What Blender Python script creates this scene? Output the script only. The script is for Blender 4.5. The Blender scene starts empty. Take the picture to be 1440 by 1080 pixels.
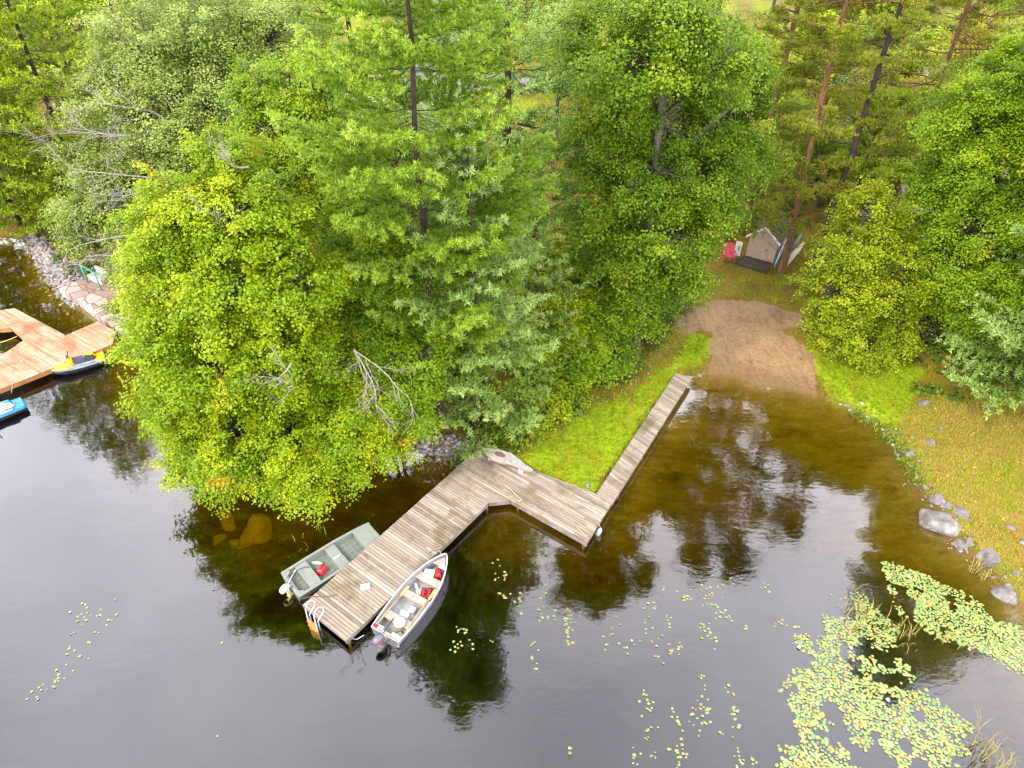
import bpy, bmesh, math, random
import numpy as np
from mathutils import Vector, Matrix

scene = bpy.context.scene
col = scene.collection
PI = math.pi
R = math.radians

# ------------------------------------------------------------------ camera
H, PITCH, F = 25.0, R(40), 1017.0
CP, SP = math.cos(PITCH), math.sin(PITCH)
cam = bpy.data.objects.new('camera', bpy.data.cameras.new('camera'))
col.objects.link(cam)
cam.location = (0, 0, H)
cam.rotation_euler = (PI / 2 - PITCH, 0, 0)
cam.data.sensor_width = 36
cam.data.lens = 36 * F / 1440
cam.data.clip_end = 3000
scene.camera = cam


def uv(px, py):
    return (px - 720) / F, (540 - py) / F


def gp(px, py, z=0.0):
    """point of the level z that the photograph shows at a pixel"""
    u, v = uv(px, py)
    t = (H - z) / (SP - CP * v)
    return Vector((u * t, t * (CP + SP * v), z))


def dp(px, py, Y):
    """point at distance Y north of the viewpoint"""
    u, v = uv(px, py)
    t = Y / (CP + SP * v)
    return Vector((u * t, Y, H - t * (SP - CP * v)))


def mpp(px, py, Y):
    u, v = uv(px, py)
    return Y / (CP + SP * v) / F


def gp2(L, z=0.0):
    return np.array([gp(a, b, z)[:2] for a, b in L])


# ------------------------------------------------------------------ objects
def tag(o, label=None, cat=None, group=None, kind=None):
    if label: o['label'] = label
    if cat: o['category'] = cat
    if group: o['group'] = group
    if kind: o['kind'] = kind
    return o


def empty(name, loc=(0, 0, 0), rz=0.0, label=None, cat=None, group=None):
    o = bpy.data.objects.new(name, None)
    o.empty_display_size = .2
    col.objects.link(o)
    o.location = loc
    o.rotation_euler = (0, 0, rz)
    return tag(o, label, cat, group)


def copy_tree(o, parent=None):
    c = o.copy()
    col.objects.link(c)
    c.parent = parent
    for ch in [q for q in bpy.data.objects if q.parent == o]:
        copy_tree(ch, c)
    return c


def np_mesh(name, verts, faces, mats, parent=None, tint=None, smooth=False, loc=None):
    """faces: (n,3) or (n,4) array"""
    me = bpy.data.meshes.new(name)
    verts = np.asarray(verts, dtype=np.float32)
    faces = np.asarray(faces, dtype=np.int32)
    n, k = faces.shape
    me.vertices.add(len(verts))
    me.vertices.foreach_set('co', verts.ravel())
    me.loops.add(n * k)
    me.loops.foreach_set('vertex_index', faces.ravel())
    me.polygons.add(n)
    me.polygons.foreach_set('loop_start', np.arange(0, n * k, k, dtype=np.int32))
    if smooth:
        me.polygons.foreach_set('use_smooth', np.ones(n, dtype=bool))
    if tint is not None:
        a = me.attributes.new('tint', 'FLOAT', 'FACE')
        a.data.foreach_set('value', np.asarray(tint, dtype=np.float32))
    me.update(calc_edges=True)
    for m in (mats if isinstance(mats, (list, tuple)) else [mats]):
        me.materials.append(m)
    o = bpy.data.objects.new(name, me)
    col.objects.link(o)
    if parent: o.parent = parent
    if loc is not None: o.location = loc
    return o


class MB:
    """collects quads, boxes, tubes and lofts for one mesh"""

    def __init__(s):
        s.v, s.f, s.t, s.mi = [], [], [], []

    def add(s, vs, fs, tint=.5, mi=0):
        b = len(s.v)
        s.v += [tuple(p) for p in vs]
        for f in fs:
            s.f.append([b + i for i in f]); s.t.append(tint); s.mi.append(mi)
        return s

    def box(s, c, d, rot=None, tint=.5, mi=0):
        x, y, z = d[0] / 2, d[1] / 2, d[2] / 2
        vs = [Vector((i * x, j * y, k * z)) for k in (-1, 1) for j in (-1, 1) for i in (-1, 1)]
        if rot is not None: vs = [rot @ p for p in vs]
        c = Vector(c)
        return s.add([p + c for p in vs], [(0, 2, 3, 1), (4, 5, 7, 6), (0, 1, 5, 4), (2, 6, 7, 3), (0, 4, 6, 2), (1, 3, 7, 5)], tint, mi)

    def tube(s, pts, r, n=8, caps=True, tint=.5, mi=0):
        pts = [Vector(p) for p in pts]
        rs = r if isinstance(r, (list, tuple)) else [r] * len(pts)
        vs, fs = [], []
        up = Vector((0, 0, 1))
        for i, p in enumerate(pts):
            d = (pts[min(i + 1, len(pts) - 1)] - pts[max(i - 1, 0)])
            d = d.normalized() if d.length > 1e-9 else Vector((0, 0, 1))
            a = d.cross(up if abs(d.z) < .95 else Vector((1, 0, 0))).normalized()
            b = a.cross(d)
            for k in range(n):
                w = 2 * PI * k / n
                vs.append(p + (a * math.cos(w) + b * math.sin(w)) * rs[i])
        for i in range(len(pts) - 1):
            for k in range(n):
                k2 = (k + 1) % n
                fs.append((i * n + k, i * n + k2, (i + 1) * n + k2, (i + 1) * n + k))
        if caps:
            fs.append(tuple(range(n))[::-1]); fs.append(tuple((len(pts) - 1) * n + k for k in range(n)))
        return s.add(vs, fs, tint, mi)

    def loft(s, secs, close=False, cap0=False, cap1=False, tint=.5, mi=0, flip=False):
        n = len(secs[0])
        vs = [p for sec in secs for p in sec]
        fs = []
        m = n if close else n - 1
        for i in range(len(secs) - 1):
            for k in range(m):
                k2 = (k + 1) % n
                fs.append((i * n + k, i * n + k2, (i + 1) * n + k2, (i + 1) * n + k))
        if cap0: fs.append(tuple(range(n))[::-1])
        if cap1: fs.append(tuple((len(secs) - 1) * n + k for k in range(n)))
        if flip: fs = [f[::-1] for f in fs]
        return s.add(vs, fs, tint, mi)

    def lathe(s, prof, n=16, c=(0, 0, 0), tint=.5, mi=0):
        c = Vector(c)
        secs = [[c + Vector((r * math.cos(2 * PI * k / n), r * math.sin(2 * PI * k / n), z)) for k in range(n)] for r, z in prof]
        return s.loft(secs, close=True, cap0=True, cap1=True, tint=tint, mi=mi)

    def prism(s, poly, z0, z1, tint=.5, mi=0):
        n = len(poly)
        vs = [(p[0], p[1], z0) for p in poly] + [(p[0], p[1], z1) for p in poly]
        fs = [tuple(range(n))[::-1], tuple(range(n, 2 * n))] + [(i, (i + 1) % n, n + (i + 1) % n, n + i) for i in range(n)]
        return s.add(vs, fs, tint, mi)

    def build(s, name, mats, parent=None, loc=None, rz=0, bevel=0, smooth=False, seg=2, subsurf=0):
        me = bpy.data.meshes.new(name)
        me.from_pydata(s.v, [], s.f)
        a = me.attributes.new('tint', 'FLOAT', 'FACE')
        a.data.foreach_set('value', np.array(s.t, dtype=np.float32))
        for m in (mats if isinstance(mats, (list, tuple)) else [mats]): me.materials.append(m)
        me.polygons.foreach_set('material_index', np.array(s.mi, dtype=np.int32))
        bm = bmesh.new(); bm.from_mesh(me)
        bmesh.ops.recalc_face_normals(bm, faces=bm.faces)
        bm.to_mesh(me); bm.free()
        if smooth:
            me.polygons.foreach_set('use_smooth', np.ones(len(me.polygons), dtype=bool))
        o = bpy.data.objects.new(name, me)
        col.objects.link(o)
        if parent: o.parent = parent
        if loc is not None: o.location = loc
        o.rotation_euler.z = rz
        if bevel:
            b = o.modifiers.new('bevel', 'BEVEL'); b.width = bevel; b.segments = seg; b.limit_method = 'ANGLE'; b.angle_limit = R(40)
        if subsurf:
            b = o.modifiers.new('sub', 'SUBSURF'); b.levels = b.render_levels = subsurf
        return o


# ------------------------------------------------------------------ materials
def srgb(r, g, b):
    f = lambda c: c / 12.92 if c <= .04045 else ((c + .055) / 1.055) ** 2.4
    return (f(r / 255), f(g / 255), f(b / 255), 1)


class NT:
    def __init__(s, name):
        s.m = bpy.data.materials.new(name); s.m.use_nodes = True
        s.t = s.m.node_tree; s.t.nodes.clear()
        s.out = s.n('ShaderNodeOutputMaterial')

    def n(s, typ, **kw):
        x = s.t.nodes.new(typ)
        for k, v in kw.items():
            if k in x.inputs: s.set(x.inputs[k], v)
            else: setattr(x, k, v)
        return x

    def set(s, sock, v):
        if isinstance(v, bpy.types.NodeSocket): s.t.links.new(v, sock)
        else:
            try: sock.default_value = v
            except Exception: sock.default_value = v[:3]

    def link(s, a, b): s.t.links.new(a, b)

    def noise(s, scale, vec=None, detail=4, rough=.55, dist=0):
        x = s.n('ShaderNodeTexNoise', Scale=scale, Detail=detail, Roughness=rough, Distortion=dist)
        if vec is not None: s.link(vec, x.inputs['Vector'])
        return x.outputs['Fac']

    def ramp(s, fac, stops, interp='LINEAR'):
        x = s.n('ShaderNodeValToRGB'); cr = x.color_ramp; cr.interpolation = interp
        while len(cr.elements) < len(stops): cr.elements.new(.5)
        for e, (p, c) in zip(cr.elements, stops):
            e.position = p; e.color = c if len(c) == 4 else (*c, 1)
        s.link(fac, x.inputs['Fac'])
        return x.outputs['Color']

    def mix(s, fac, a, b, mode='MIX'):
        x = s.n('ShaderNodeMix', data_type='RGBA', blend_type=mode)
        for i, v in ((0, fac), (6, a), (7, b)):
            if isinstance(v, bpy.types.NodeSocket): s.link(v, x.inputs[i])
            else: x.inputs[i].default_value = v
        return x.outputs[2]

    def math(s, op, a, b=0.0, c=0.0, clamp=False):
        x = s.n('ShaderNodeMath', operation=op, use_clamp=clamp)
        for i, v in enumerate((a, b, c)):
            if isinstance(v, bpy.types.NodeSocket): s.link(v, x.inputs[i])
            else: x.inputs[i].default_value = v
        return x.outputs[0]

    def smooth(s, v, a, b):
        x = s.n('ShaderNodeMapRange', interpolation_type='SMOOTHSTEP')
        s.link(v, x.inputs[0]); x.inputs[1].default_value = a; x.inputs[2].default_value = b
        return x.outputs[0]

    def attr(s, name): return s.n('ShaderNodeAttribute', attribute_name=name)

    def coord(s, what='Object', scale=None):
        c = s.n('ShaderNodeTexCoord').outputs[what]
        if scale is None: return c
        m = s.n('ShaderNodeMapping'); m.inputs['Scale'].default_value = scale
        s.link(c, m.inputs[0]); return m.outputs[0]

    def pos(s, scale=None, rot=None):
        c = s.n('ShaderNodeNewGeometry').outputs['Position']
        if scale is None: return c
        m = s.n('ShaderNodeMapping'); m.inputs['Scale'].default_value = scale
        if rot: m.inputs['Rotation'].default_value = rot
        s.link(c, m.inputs[0]); return m.outputs[0]

    def bump(s, h, strength=.3, dist=.02):
        return s.n('ShaderNodeBump', Height=h, Strength=strength, Distance=dist).outputs[0]

    def bsdf(s, color, rough=.6, metal=0, normal=None, spec=.4, **kw):
        b = s.n('ShaderNodeBsdfPrincipled')
        for k, v in (('Base Color', color), ('Roughness', rough), ('Metallic', metal), ('Specular IOR Level', spec)):
            s.set(b.inputs[k], v)
        for k, v in kw.items(): s.set(b.inputs[k], v)
        if normal is not None: s.link(normal, b.inputs['Normal'])
        s.link(b.outputs[0], s.out.inputs['Surface'])
        return b


M = {}


def simple(name, c, rough=.55, metal=0, var=.25, nscale=6, spec=.4, bump=0.0, dirt=None):
    """paint, plastic, metal: base colour with soft uneven wear"""
    t = NT(name)
    n = t.noise(nscale, t.coord(), 5)
    c0 = tuple(x * (1 - var) for x in c[:3]) + (1,)
    c1 = tuple(min(1, x * (1 + var * .6)) for x in c[:3]) + (1,)
    base = t.ramp(n, [(.3, c0), (.7, c1)])
    if dirt:
        base = t.mix(t.smooth(t.noise(nscale * 2.3, t.coord(), 6, .7), .52, .7), base, dirt)
    rr = t.math('MULTIPLY_ADD', n, .25, rough - .12)
    t.bsdf(base, rr, metal, t.bump(n, bump, .01) if bump else None, spec)
    M[name] = t.m
    return t.m


def leaf_mat(name, dark, mid, light, odd=None, oddp=.97, trans=.35, bscale=.35, rough=.5):
    t = NT(name)
    a = t.attr('tint').outputs['Fac']
    n = t.noise(bscale, t.coord(), 3)
    f = t.math('ADD', t.math('MULTIPLY', a, .65), t.math('MULTIPLY_ADD', n, .9, -.28), clamp=True)
    stops = [(0, dark), (.45, mid), (.9, light)]
    c = t.ramp(f, stops)
    if odd:
        c = t.mix(t.math('GREATER_THAN', a, oddp), c, odd)
    b = t.bsdf(c, rough, 0, None, .25)
    tr = t.n('ShaderNodeBsdfTranslucent')
    t.link(t.mix(.5, c, (1, .95, .25, 1), 'MULTIPLY'), tr.inputs['Color'])
    mx = t.n('ShaderNodeMixShader'); mx.inputs[0].default_value = trans
    t.link(b.outputs[0], mx.inputs[1]); t.link(tr.outputs[0], mx.inputs[2])
    t.link(mx.outputs[0], t.out.inputs['Surface'])
    M[name] = t.m
    return t.m


def bark_mat(name, c0, c1, c2):
    t = NT(name)
    v = t.coord('Object', (9, 9, 1.6))
    n = t.noise(1.6, v, 6, .65)
    c = t.ramp(n, [(.3, c0), (.5, c1), (.72, c2)])
    t.bsdf(c, .9, 0, t.bump(n, .8, .04), .15)
    M[name] = t.m


bark_mat('grey_bark', (.035, .028, .024, 1), (.09, .075, .065, 1), (.17, .15, .13, 1))
bark_mat('dark_bark', (.018, .012, .01, 1), (.05, .034, .028, 1), (.1, .07, .055, 1))
bark_mat('orange_bark', (.05, .028, .016, 1), (.17, .088, .042, 1), (.3, .16, .08, 1))
bark_mat('dead_wood', (.12, .1, .085, 1), (.26, .23, .2, 1), (.4, .37, .33, 1))

leaf_mat('maple_leaf', (.075, .16, .003, 1), (.22, .335, .004, 1), (.44, .49, .008, 1), (.5, .36, .02, 1), .996, trans=.42)
leaf_mat('green_leaf', (.06, .135, .004, 1), (.18, .3, .006, 1), (.33, .44, .014, 1), (.38, .36, .03, 1), .99, trans=.42)
leaf_mat('deep_leaf', (.03, .085, .004, 1), (.125, .225, .006, 1), (.28, .38, .012, 1), (.3, .32, .03, 1), .99, trans=.42)
leaf_mat('oak_leaf', (.1, .16, .016, 1), (.23, .31, .055, 1), (.38, .46, .13, 1), (.36, .36, .08, 1), .985, trans=.35)
leaf_mat('olive_leaf', (.09, .14, .003, 1), (.25, .325, .006, 1), (.4, .46, .014, 1), (.45, .33, .05, 1), .97, trans=.42)
leaf_mat('fall_leaf', (.12, .06, .015, 1), (.2, .13, .03, 1), (.28, .2, .07, 1), trans=.3)
leaf_mat('yellow_leaf', (.11, .13, .008, 1), (.25, .24, .014, 1), (.4, .32, .02, 1), (.4, .16, .02, 1), .9, trans=.35)
leaf_mat('pine_needle', (.045, .105, .004, 1), (.175, .3, .012, 1), (.39, .51, .06, 1), trans=.3)
leaf_mat('blue_needle', (.06, .125, .012, 1), (.24, .38, .07, 1), (.46, .58, .2, 1), (.34, .3, .07, 1), .975, trans=.35)
leaf_mat('yellow_needle', (.09, .14, .004, 1), (.26, .36, .011, 1), (.44, .52, .04, 1), trans=.3)
leaf_mat('scots_needle', (.075, .105, .006, 1), (.19, .225, .012, 1), (.31, .32, .03, 1), (.4, .24, .03, 1), .97, trans=.3)
leaf_mat('dark_needle', (.02, .06, .01, 1), (.055, .13, .02, 1), (.11, .2, .035, 1), trans=.25)
# ------------------------------------------------------------------ terrain
rng = np.random.default_rng(7)


def sdf(P, poly):
    """signed distance to a closed polygon, + inside. P (n,2)"""
    P = np.asarray(P, float); poly = np.asarray(poly, float)
    d2 = np.full(len(P), 1e18); ins = np.zeros(len(P), bool)
    for i in range(len(poly)):
        a, b = poly[i], poly[(i + 1) % len(poly)]
        e = b - a; w = P - a
        t = np.clip((w @ e) / max(e @ e, 1e-12), 0, 1)
        q = w - t[:, None] * e
        d2 = np.minimum(d2, (q ** 2).sum(1))
        c = (a[1] > P[:, 1]) != (b[1] > P[:, 1])
        with np.errstate(divide='ignore', invalid='ignore'):
            x = (b[0] - a[0]) * (P[:, 1] - a[1]) / (b[1] - a[1]) + a[0]
        ins ^= c & (P[:, 0] < x)
    d = np.sqrt(d2)
    return np.where(ins, d, -d)


_w = [(rng.uniform(-1, 1, 2), rng.uniform(0, 6.28)) for _ in range(14)]


def wob(P, freq):
    """cheap smooth noise, about -1..1"""
    P = np.asarray(P, float); s = 0
    for i, (k, ph) in enumerate(_w):
        s = s + np.sin((P @ (k * freq * (1 + .35 * i))) + ph) / (1 + .25 * i)
    return s / 3.5


SHORE = [(0, 333), (38, 335), (60, 370), (85, 407), (112, 430), (140, 450), (168, 470), (205, 500), (250, 550), (300, 605),
         (345, 645), (400, 672), (455, 674), (505, 655), (540, 638), (575, 627), (610, 634), (640, 640), (668, 646), (700, 660), (745, 676), (790, 694), (838, 712),
         (868, 668), (900, 620), (935, 570), (962, 534), (985, 526), (1005, 524), (1030, 529), (1060, 537), (1100, 546), (1130, 551), (1160, 559),
         (1200, 575), (1240, 598), (1268, 638), (1285, 668), (1308, 706), (1322, 745), (1350, 772), (1385, 795), (1412, 830), (1445, 868),
         (1500, 930), (1580, 1010)]
land = [(-500, 150), (-150, 75), (-75, 60)] + [tuple(p) for p in gp2([(-160, 322), (-60, 328)])] + [tuple(p) for p in gp2(SHORE)] + [(40, 3), (90, -20), (500, -40), (500, 700), (-500, 700)]
land = np.array(land)
BEACH = gp2([(975, 520), (1150, 555)])
bc = BEACH.mean(0)


def height(P):
    P = np.asarray(P, float)
    d = sdf(P, land)
    w = np.exp(-((P[:, 0] - bc[0]) / 4.2) ** 6) * np.exp(-np.clip((P[:, 1] - bc[1]) / 9, -9, 9) ** 2)
    s = np.clip(d / .55, 0, 1); bank = .42 * s * s * (3 - 2 * s)
    beach = np.clip(d * .085, 0, .42)
    up = bank * (1 - w) + beach * w + .022 * np.clip(d - 3, 0, 60)
    up = up + .035 * wob(P, .9) * np.clip(d - .4, 0, 1) * (1 - .6 * w) + .2 * wob(P, .12) * np.clip((d - 6) / 10, 0, 1)
    dd = np.clip(-d, 0, None)
    w2 = np.exp(-((P[:, 0] - bc[0]) / 6.0) ** 4) * np.exp(-np.clip((P[:, 1] - bc[1] + 4) / 9, -9, 9) ** 4)
    k = .12 * w2 + .26 * (1 - w2)
    dn = -(.02 + 3.0 * (1 - np.exp(-dd * k / 3.0))) - .05 * wob(P, 1.3) * np.clip(dd, 0, 1)
    return np.where(d > 0, up, dn)


def hz(x, y): return float(height([[x, y]])[0])


def ground(px, py):
    z = .4
    for _ in range(8):
        p = gp(px, py, z); z = hz(p.x, p.y)
    return Vector((p.x, p.y, z))


def axis(a, b, step, lo, hi, g=1.22):
    L = list(np.arange(a, b, step)); s = step; x = L[-1]
    while x < hi: s = min(s * g, 40); x += s; L.append(x)
    s = step; x = L[0]
    while x > lo: s = min(s * g, 40); x -= s; L.insert(0, x)
    return np.array(L)


xs = axis(-30, 32, .25, -480, 480)
ys = axis(12, 62, .25, -60, 650)
GX, GY = np.meshgrid(xs, ys)
P2 = np.stack([GX.ravel(), GY.ravel()], 1)
Z = height(P2)
nx, ny = len(xs), len(ys)
idx = np.arange(nx * ny).reshape(ny, nx)
quads = np.stack([idx[:-1, :-1], idx[:-1, 1:], idx[1:, 1:], idx[1:, :-1]], -1).reshape(-1, 4)
V3 = np.column_stack([P2, Z])

SAND = gp2([(944, 456), (965, 434), (1008, 424), (1069, 426), (1096, 436), (1134, 444), (1137, 458), (1108, 463), (1096, 470), (1114, 474), (1128, 482), (1138, 496),
            (1147, 520), (1158, 545), (1166, 575), (985, 545), (990, 522), (1000, 505), (1003, 484), (1006, 468), (985, 462), (968, 466)], .42)
LUSH = gp2([(715, 648), (838, 704), (958, 527), (1002, 500), (1004, 474), (975, 468), (945, 490), (915, 525), (890, 548), (840, 568), (790, 592)], .42)
LUSH2 = gp2([(1136, 470), (1160, 556), (1250, 604), (1282, 588), (1285, 560), (1300, 520), (1240, 505), (1190, 500)], .42)
OAKL = gp2([(1255, 600), (1300, 555), (1600, 540), (1700, 1000), (1560, 1000), (1440, 850), (1310, 690), (1280, 640)], .42)
ASH = gp2([(985, 415), (990, 390), (1040, 380), (1130, 395), (1200, 470), (1137, 440), (1060, 418)], .6)
PATH = gp2([(880, 545), (905, 505), (945, 470), (962, 455), (975, 462), (945, 490), (915, 520), (890, 552)], .42)
FARLAWN = np.array([(-90, 66), (140, 66), (160, 160), (-120, 160)])


def sm(x, a, b):
    t = np.clip((x - a) / (b - a), 0, 1)
    return t * t * (3 - 2 * t)


def cover(P):
    n = wob(P, 1.6) * .35 + wob(P, 4.2) * .2
    sand = sm(sdf(P, SAND) + n * .7, -.25, .3)
    path = sm(sdf(P, PATH) + n, -.3, .3) * .8
    lush = np.maximum.reduce([sm(sdf(P, LUSH) + n * 1.6, -.9, 1.3), sm(sdf(P, LUSH2) + n, -.6, .6), sm(sdf(P, FARLAWN) + n * 8, -4, 3) * np.clip(.38 + .5 * wob(P, .3), 0, 1),
                              .55 * sm(sdf(P, ASH) + n * 2, -.3, .8) * sm(wob(P, 1.1), .0, .5)])
    lit = np.maximum(sm(sdf(P, OAKL) + n * 1.2, -.5, .7), path)
    return np.stack([np.maximum(sand, 0), np.clip(lush, 0, 1), lit, np.ones(len(P))], 1)


COV = cover(P2)
SD = sdf(P2, land)
fc = P2[quads].mean(1)
fsd = SD[quads].mean(1)
cls = np.where(fsd < -.12, 1, 0)
cf = COV[quads].mean(1)
cls = np.where((cls == 0) & (cf[:, 0] > .5), 2, cls)
cls = np.where((cls == 0) & (cf[:, 1] > .5) & (fc[:, 1] < 60), 3, cls)


def sheet(name, mask, mat):
    q = quads[mask]
    u, inv = np.unique(q, return_inverse=True)
    o = np_mesh(name, V3[u], inv.reshape(-1, 4), mat, smooth=True)
    a = o.data.attributes.new('cover', 'FLOAT_COLOR', 'POINT')
    a.data.foreach_set('color', COV[u].astype(np.float32).ravel())
    return tag(o, kind='structure')


t = NT('soil_and_turf')
cv = t.n('ShaderNodeSeparateColor'); t.link(t.attr('cover').outputs['Color'], cv.inputs[0])
p = t.pos()
n1 = t.noise(.7, p, 4); n2 = t.noise(5, p, 6, .7); n3 = t.noise(22, p, 4, .7)
forest = t.ramp(t.math('ADD', t.math('MULTIPLY', n1, .6), t.math('MULTIPLY', n2, .4)), [(.3, (.07, .075, .008, 1)), (.44, (.17, .125, .014, 1)), (.54, (.24, .15, .02, 1)), (.66, (.14, .18, .01, 1))])
lush = t.ramp(t.math('ADD', t.math('MULTIPLY', n1, .5), t.math('MULTIPLY', n2, .5)), [(.3, (.22, .13, .03, 1)), (.41, (.34, .27, .015, 1)), (.48, (.24, .32, .008, 1)), (.57, (.3, .4, .008, 1)), (.68, (.38, .4, .015, 1)), (.78, (.3, .25, .04, 1))])
litter = t.ramp(t.math('ADD', t.math('MULTIPLY', n1, .45), t.math('MULTIPLY', n2, .55)), [(.32, (.2, .115, .03, 1)), (.44, (.3, .2, .06, 1)), (.54, (.22, .19, .025, 1)), (.66, (.15, .2, .015, 1))])
sand = t.ramp(t.math('ADD', t.math('MULTIPLY', n1, .35), t.math('MULTIPLY', n2, .65)), [(.3, (.15, .09, .045, 1)), (.46, (.285, .185, .095, 1)), (.68, (.4, .275, .155, 1))])
tw_ = t.n('ShaderNodeTexNoise', Scale=1.0, Detail=5, Roughness=.7); t.link(t.pos((3.2, .5, 1), (0, 0, R(12))), tw_.inputs['Vector'])
sand = t.mix(t.math('MULTIPLY', t.smooth(tw_.outputs['Fac'], .5, .66), .5), sand, (.13, .085, .05, 1))
sand = t.mix(t.math('MULTIPLY', t.smooth(n3, .62, .72), .6), sand, (.5, .38, .27, 1))
edge = t.math('MULTIPLY_ADD', n2, 1.3, -.65)
k = lambda s, lo=.3, hi=.7: t.smooth(t.math('ADD', s, edge), lo, hi)
c = t.mix(k(cv.outputs[1]), forest, lush)
c = t.mix(k(cv.outputs[2]), c, litter)
c = t.mix(t.smooth(t.math('ADD', cv.outputs[0], t.math('ADD', t.math('MULTIPLY_ADD', n3, .5, -.25), t.math('MULTIPLY_ADD', n2, .9, -.45))), .3, .62), c, sand)
z = t.n('ShaderNodeSeparateXYZ'); t.link(p, z.inputs[0])
wet = t.smooth(t.math('ADD', z.outputs[2], t.math('MULTIPLY_ADD', n2, .16, -.08)), .2, .02)
c = t.mix(t.math('MULTIPLY', wet, .6), c, (.14, .08, .03, 1))
# the lake bed joins the same ground
b1 = t.noise(.35, p, 4, .6); b3 = t.noise(.9, t.pos((1, 3.2, 1), (0, 0, R(-58))), 5, .65, .4)
bf = t.math('ADD', t.math('MULTIPLY', b1, .4), t.math('ADD', t.math('MULTIPLY', b3, .4), t.math('MULTIPLY', n2, .2)))
bed = t.ramp(bf, [(.36, (.04, .028, .008, 1)), (.46, (.125, .085, .028, 1)), (.62, (.23, .16, .06, 1))])
bed = t.mix(t.smooth(t.math('ADD', z.outputs[2], t.math('MULTIPLY_ADD', b1, .8, -.4)), -.6, -1.7), bed, (.05, .037, .012, 1))
c = t.mix(t.smooth(z.outputs[2], .0, -.16), c, bed)
c = t.mix(t.math('MULTIPLY', n3, .5), c, (.05, .045, .015, 1), 'SOFT_LIGHT')
t.bsdf(c, .92, 0, t.bump(t.math('ADD', n2, t.math('MULTIPLY', n3, .5)), .9, .07), .2)
M['soil'] = t.m

sheet('ground', cls == 0, M['soil'])
sheet('lake_bed', cls == 1, M['soil'])
sheet('beach', cls == 2, M['soil'])
sheet('lawn', cls == 3, M['soil'])

# ------------------------------------------------------------------ water
t = NT('lake_water')
p = t.pos()
wv1 = t.noise(.55, t.pos((1, 1.9, 1), (0, 0, R(-20))), 3, .5)
wv2 = t.noise(2.6, t.pos((1, 2.2, 1), (0, 0, R(25))), 3, .55, .3)
wv3 = t.noise(.12, p, 2)
calm = t.math('MULTIPLY_ADD', t.smooth(wv3, .35, .65), .75, .25)
hgt = t.math('ADD', t.math('MULTIPLY', wv1, .55), t.math('MULTIPLY', t.math('MULTIPLY', wv2, .2), calm))
nb = t.bump(hgt, .5, .03)
fr = t.n('ShaderNodeFresnel'); fr.inputs['IOR'].default_value = 2.0; t.link(nb, fr.inputs['Normal'])
gl = t.n('ShaderNodeBsdfGlossy'); gl.inputs['Roughness'].default_value = .012; t.link(nb, gl.inputs['Normal'])
gl.inputs['Color'].default_value = (.98, .975, 1, 1)
tr = t.n('ShaderNodeBsdfTransparent')
mx = t.n('ShaderNodeMixShader'); t.link(t.math('MULTIPLY', fr.outputs[0], t.math('SUBTRACT', 1.0, t.n('ShaderNodeNewGeometry').outputs['Backfacing'])), mx.inputs[0]); t.link(tr.outputs[0], mx.inputs[1]); t.link(gl.outputs[0], mx.inputs[2])
t.link(mx.outputs[0], t.out.inputs['Surface'])
va = t.n('ShaderNodeVolumeAbsorption'); va.inputs['Color'].default_value = (.8, .765, .1, 1); va.inputs['Density'].default_value = 4.2
t.link(va.outputs[0], t.out.inputs['Volume'])
M['water'] = t.m
wx0, wx1, wy0, wy1 = -440, 440, -55, 240
wm = MB()
wm.add([(wx0, wy0, 0), (wx1, wy0, 0), (wx1, wy1, 0), (wx0, wy1, 0), (wx0, wy0, -7), (wx1, wy0, -7), (wx1, wy1, -7), (wx0, wy1, -7)],
       [(0, 1, 2, 3), (7, 6, 5, 4), (0, 4, 5, 1), (1, 5, 6, 2), (2, 6, 7, 3), (3, 7, 4, 0)])
tag(wm.build('water', M['water']), kind='structure')

# ------------------------------------------------------------------ sky and sun
SUN_EL, SUN_AZ = R(52), R(232)      # azimuth clockwise from north (+Y)
world = bpy.data.worlds.new('World'); scene.world = world
world.use_nodes = True
nt = world.node_tree; nt.nodes.clear()
N = nt.nodes.new; Lk = nt.links.new
sky = N('ShaderNodeTexSky'); sky.sky_type = 'NISHITA'; sky.sun_disc = False
sky.sun_elevation = SUN_EL; sky.sun_rotation = SUN_AZ
tc = N('ShaderNodeTexCoord')
cl = N('ShaderNodeTexNoise'); cl.inputs['Scale'].default_value = 2.6; cl.inputs['Detail'].default_value = 5; cl.inputs['Roughness'].default_value = .5
Lk(tc.outputs['Generated'], cl.inputs['Vector'])
rp = N('ShaderNodeValToRGB')
rp.color_ramp.elements[0].position = .3; rp.color_ramp.elements[0].color = (9.7, 9.6, 10.7, 1)
rp.color_ramp.elements[1].position = .72; rp.color_ramp.elements[1].color = (17.2, 16.8, 17.6, 1)
Lk(cl.outputs['Fac'], rp.inputs['Fac'])
sx = N('ShaderNodeSeparateXYZ'); Lk(tc.outputs['Generated'], sx.inputs[0])
zr = N('ShaderNodeMapRange'); zr.inputs[1].default_value = .6; zr.inputs[2].default_value = .96; zr.inputs[3].default_value = 1.9; zr.inputs[4].default_value = .75
Lk(sx.outputs[2], zr.inputs[0])
cm = N('ShaderNodeMix'); cm.data_type = 'RGBA'; cm.blend_type = 'MULTIPLY'; cm.inputs[0].default_value = 1
Lk(rp.outputs[0], cm.inputs[6]); Lk(zr.outputs[0], cm.inputs[7])
mixs = N('ShaderNodeMix'); mixs.data_type = 'RGBA'; mixs.inputs[0].default_value = .88
Lk(sky.outputs[0], mixs.inputs[6]); Lk(cm.outputs[2], mixs.inputs[7])
bg = N('ShaderNodeBackground'); bg.inputs['Strength'].default_value = .1
Lk(mixs.outputs[2], bg.inputs['Color'])
wo = N('ShaderNodeOutputWorld'); Lk(bg.outputs[0], wo.inputs['Surface'])

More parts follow.
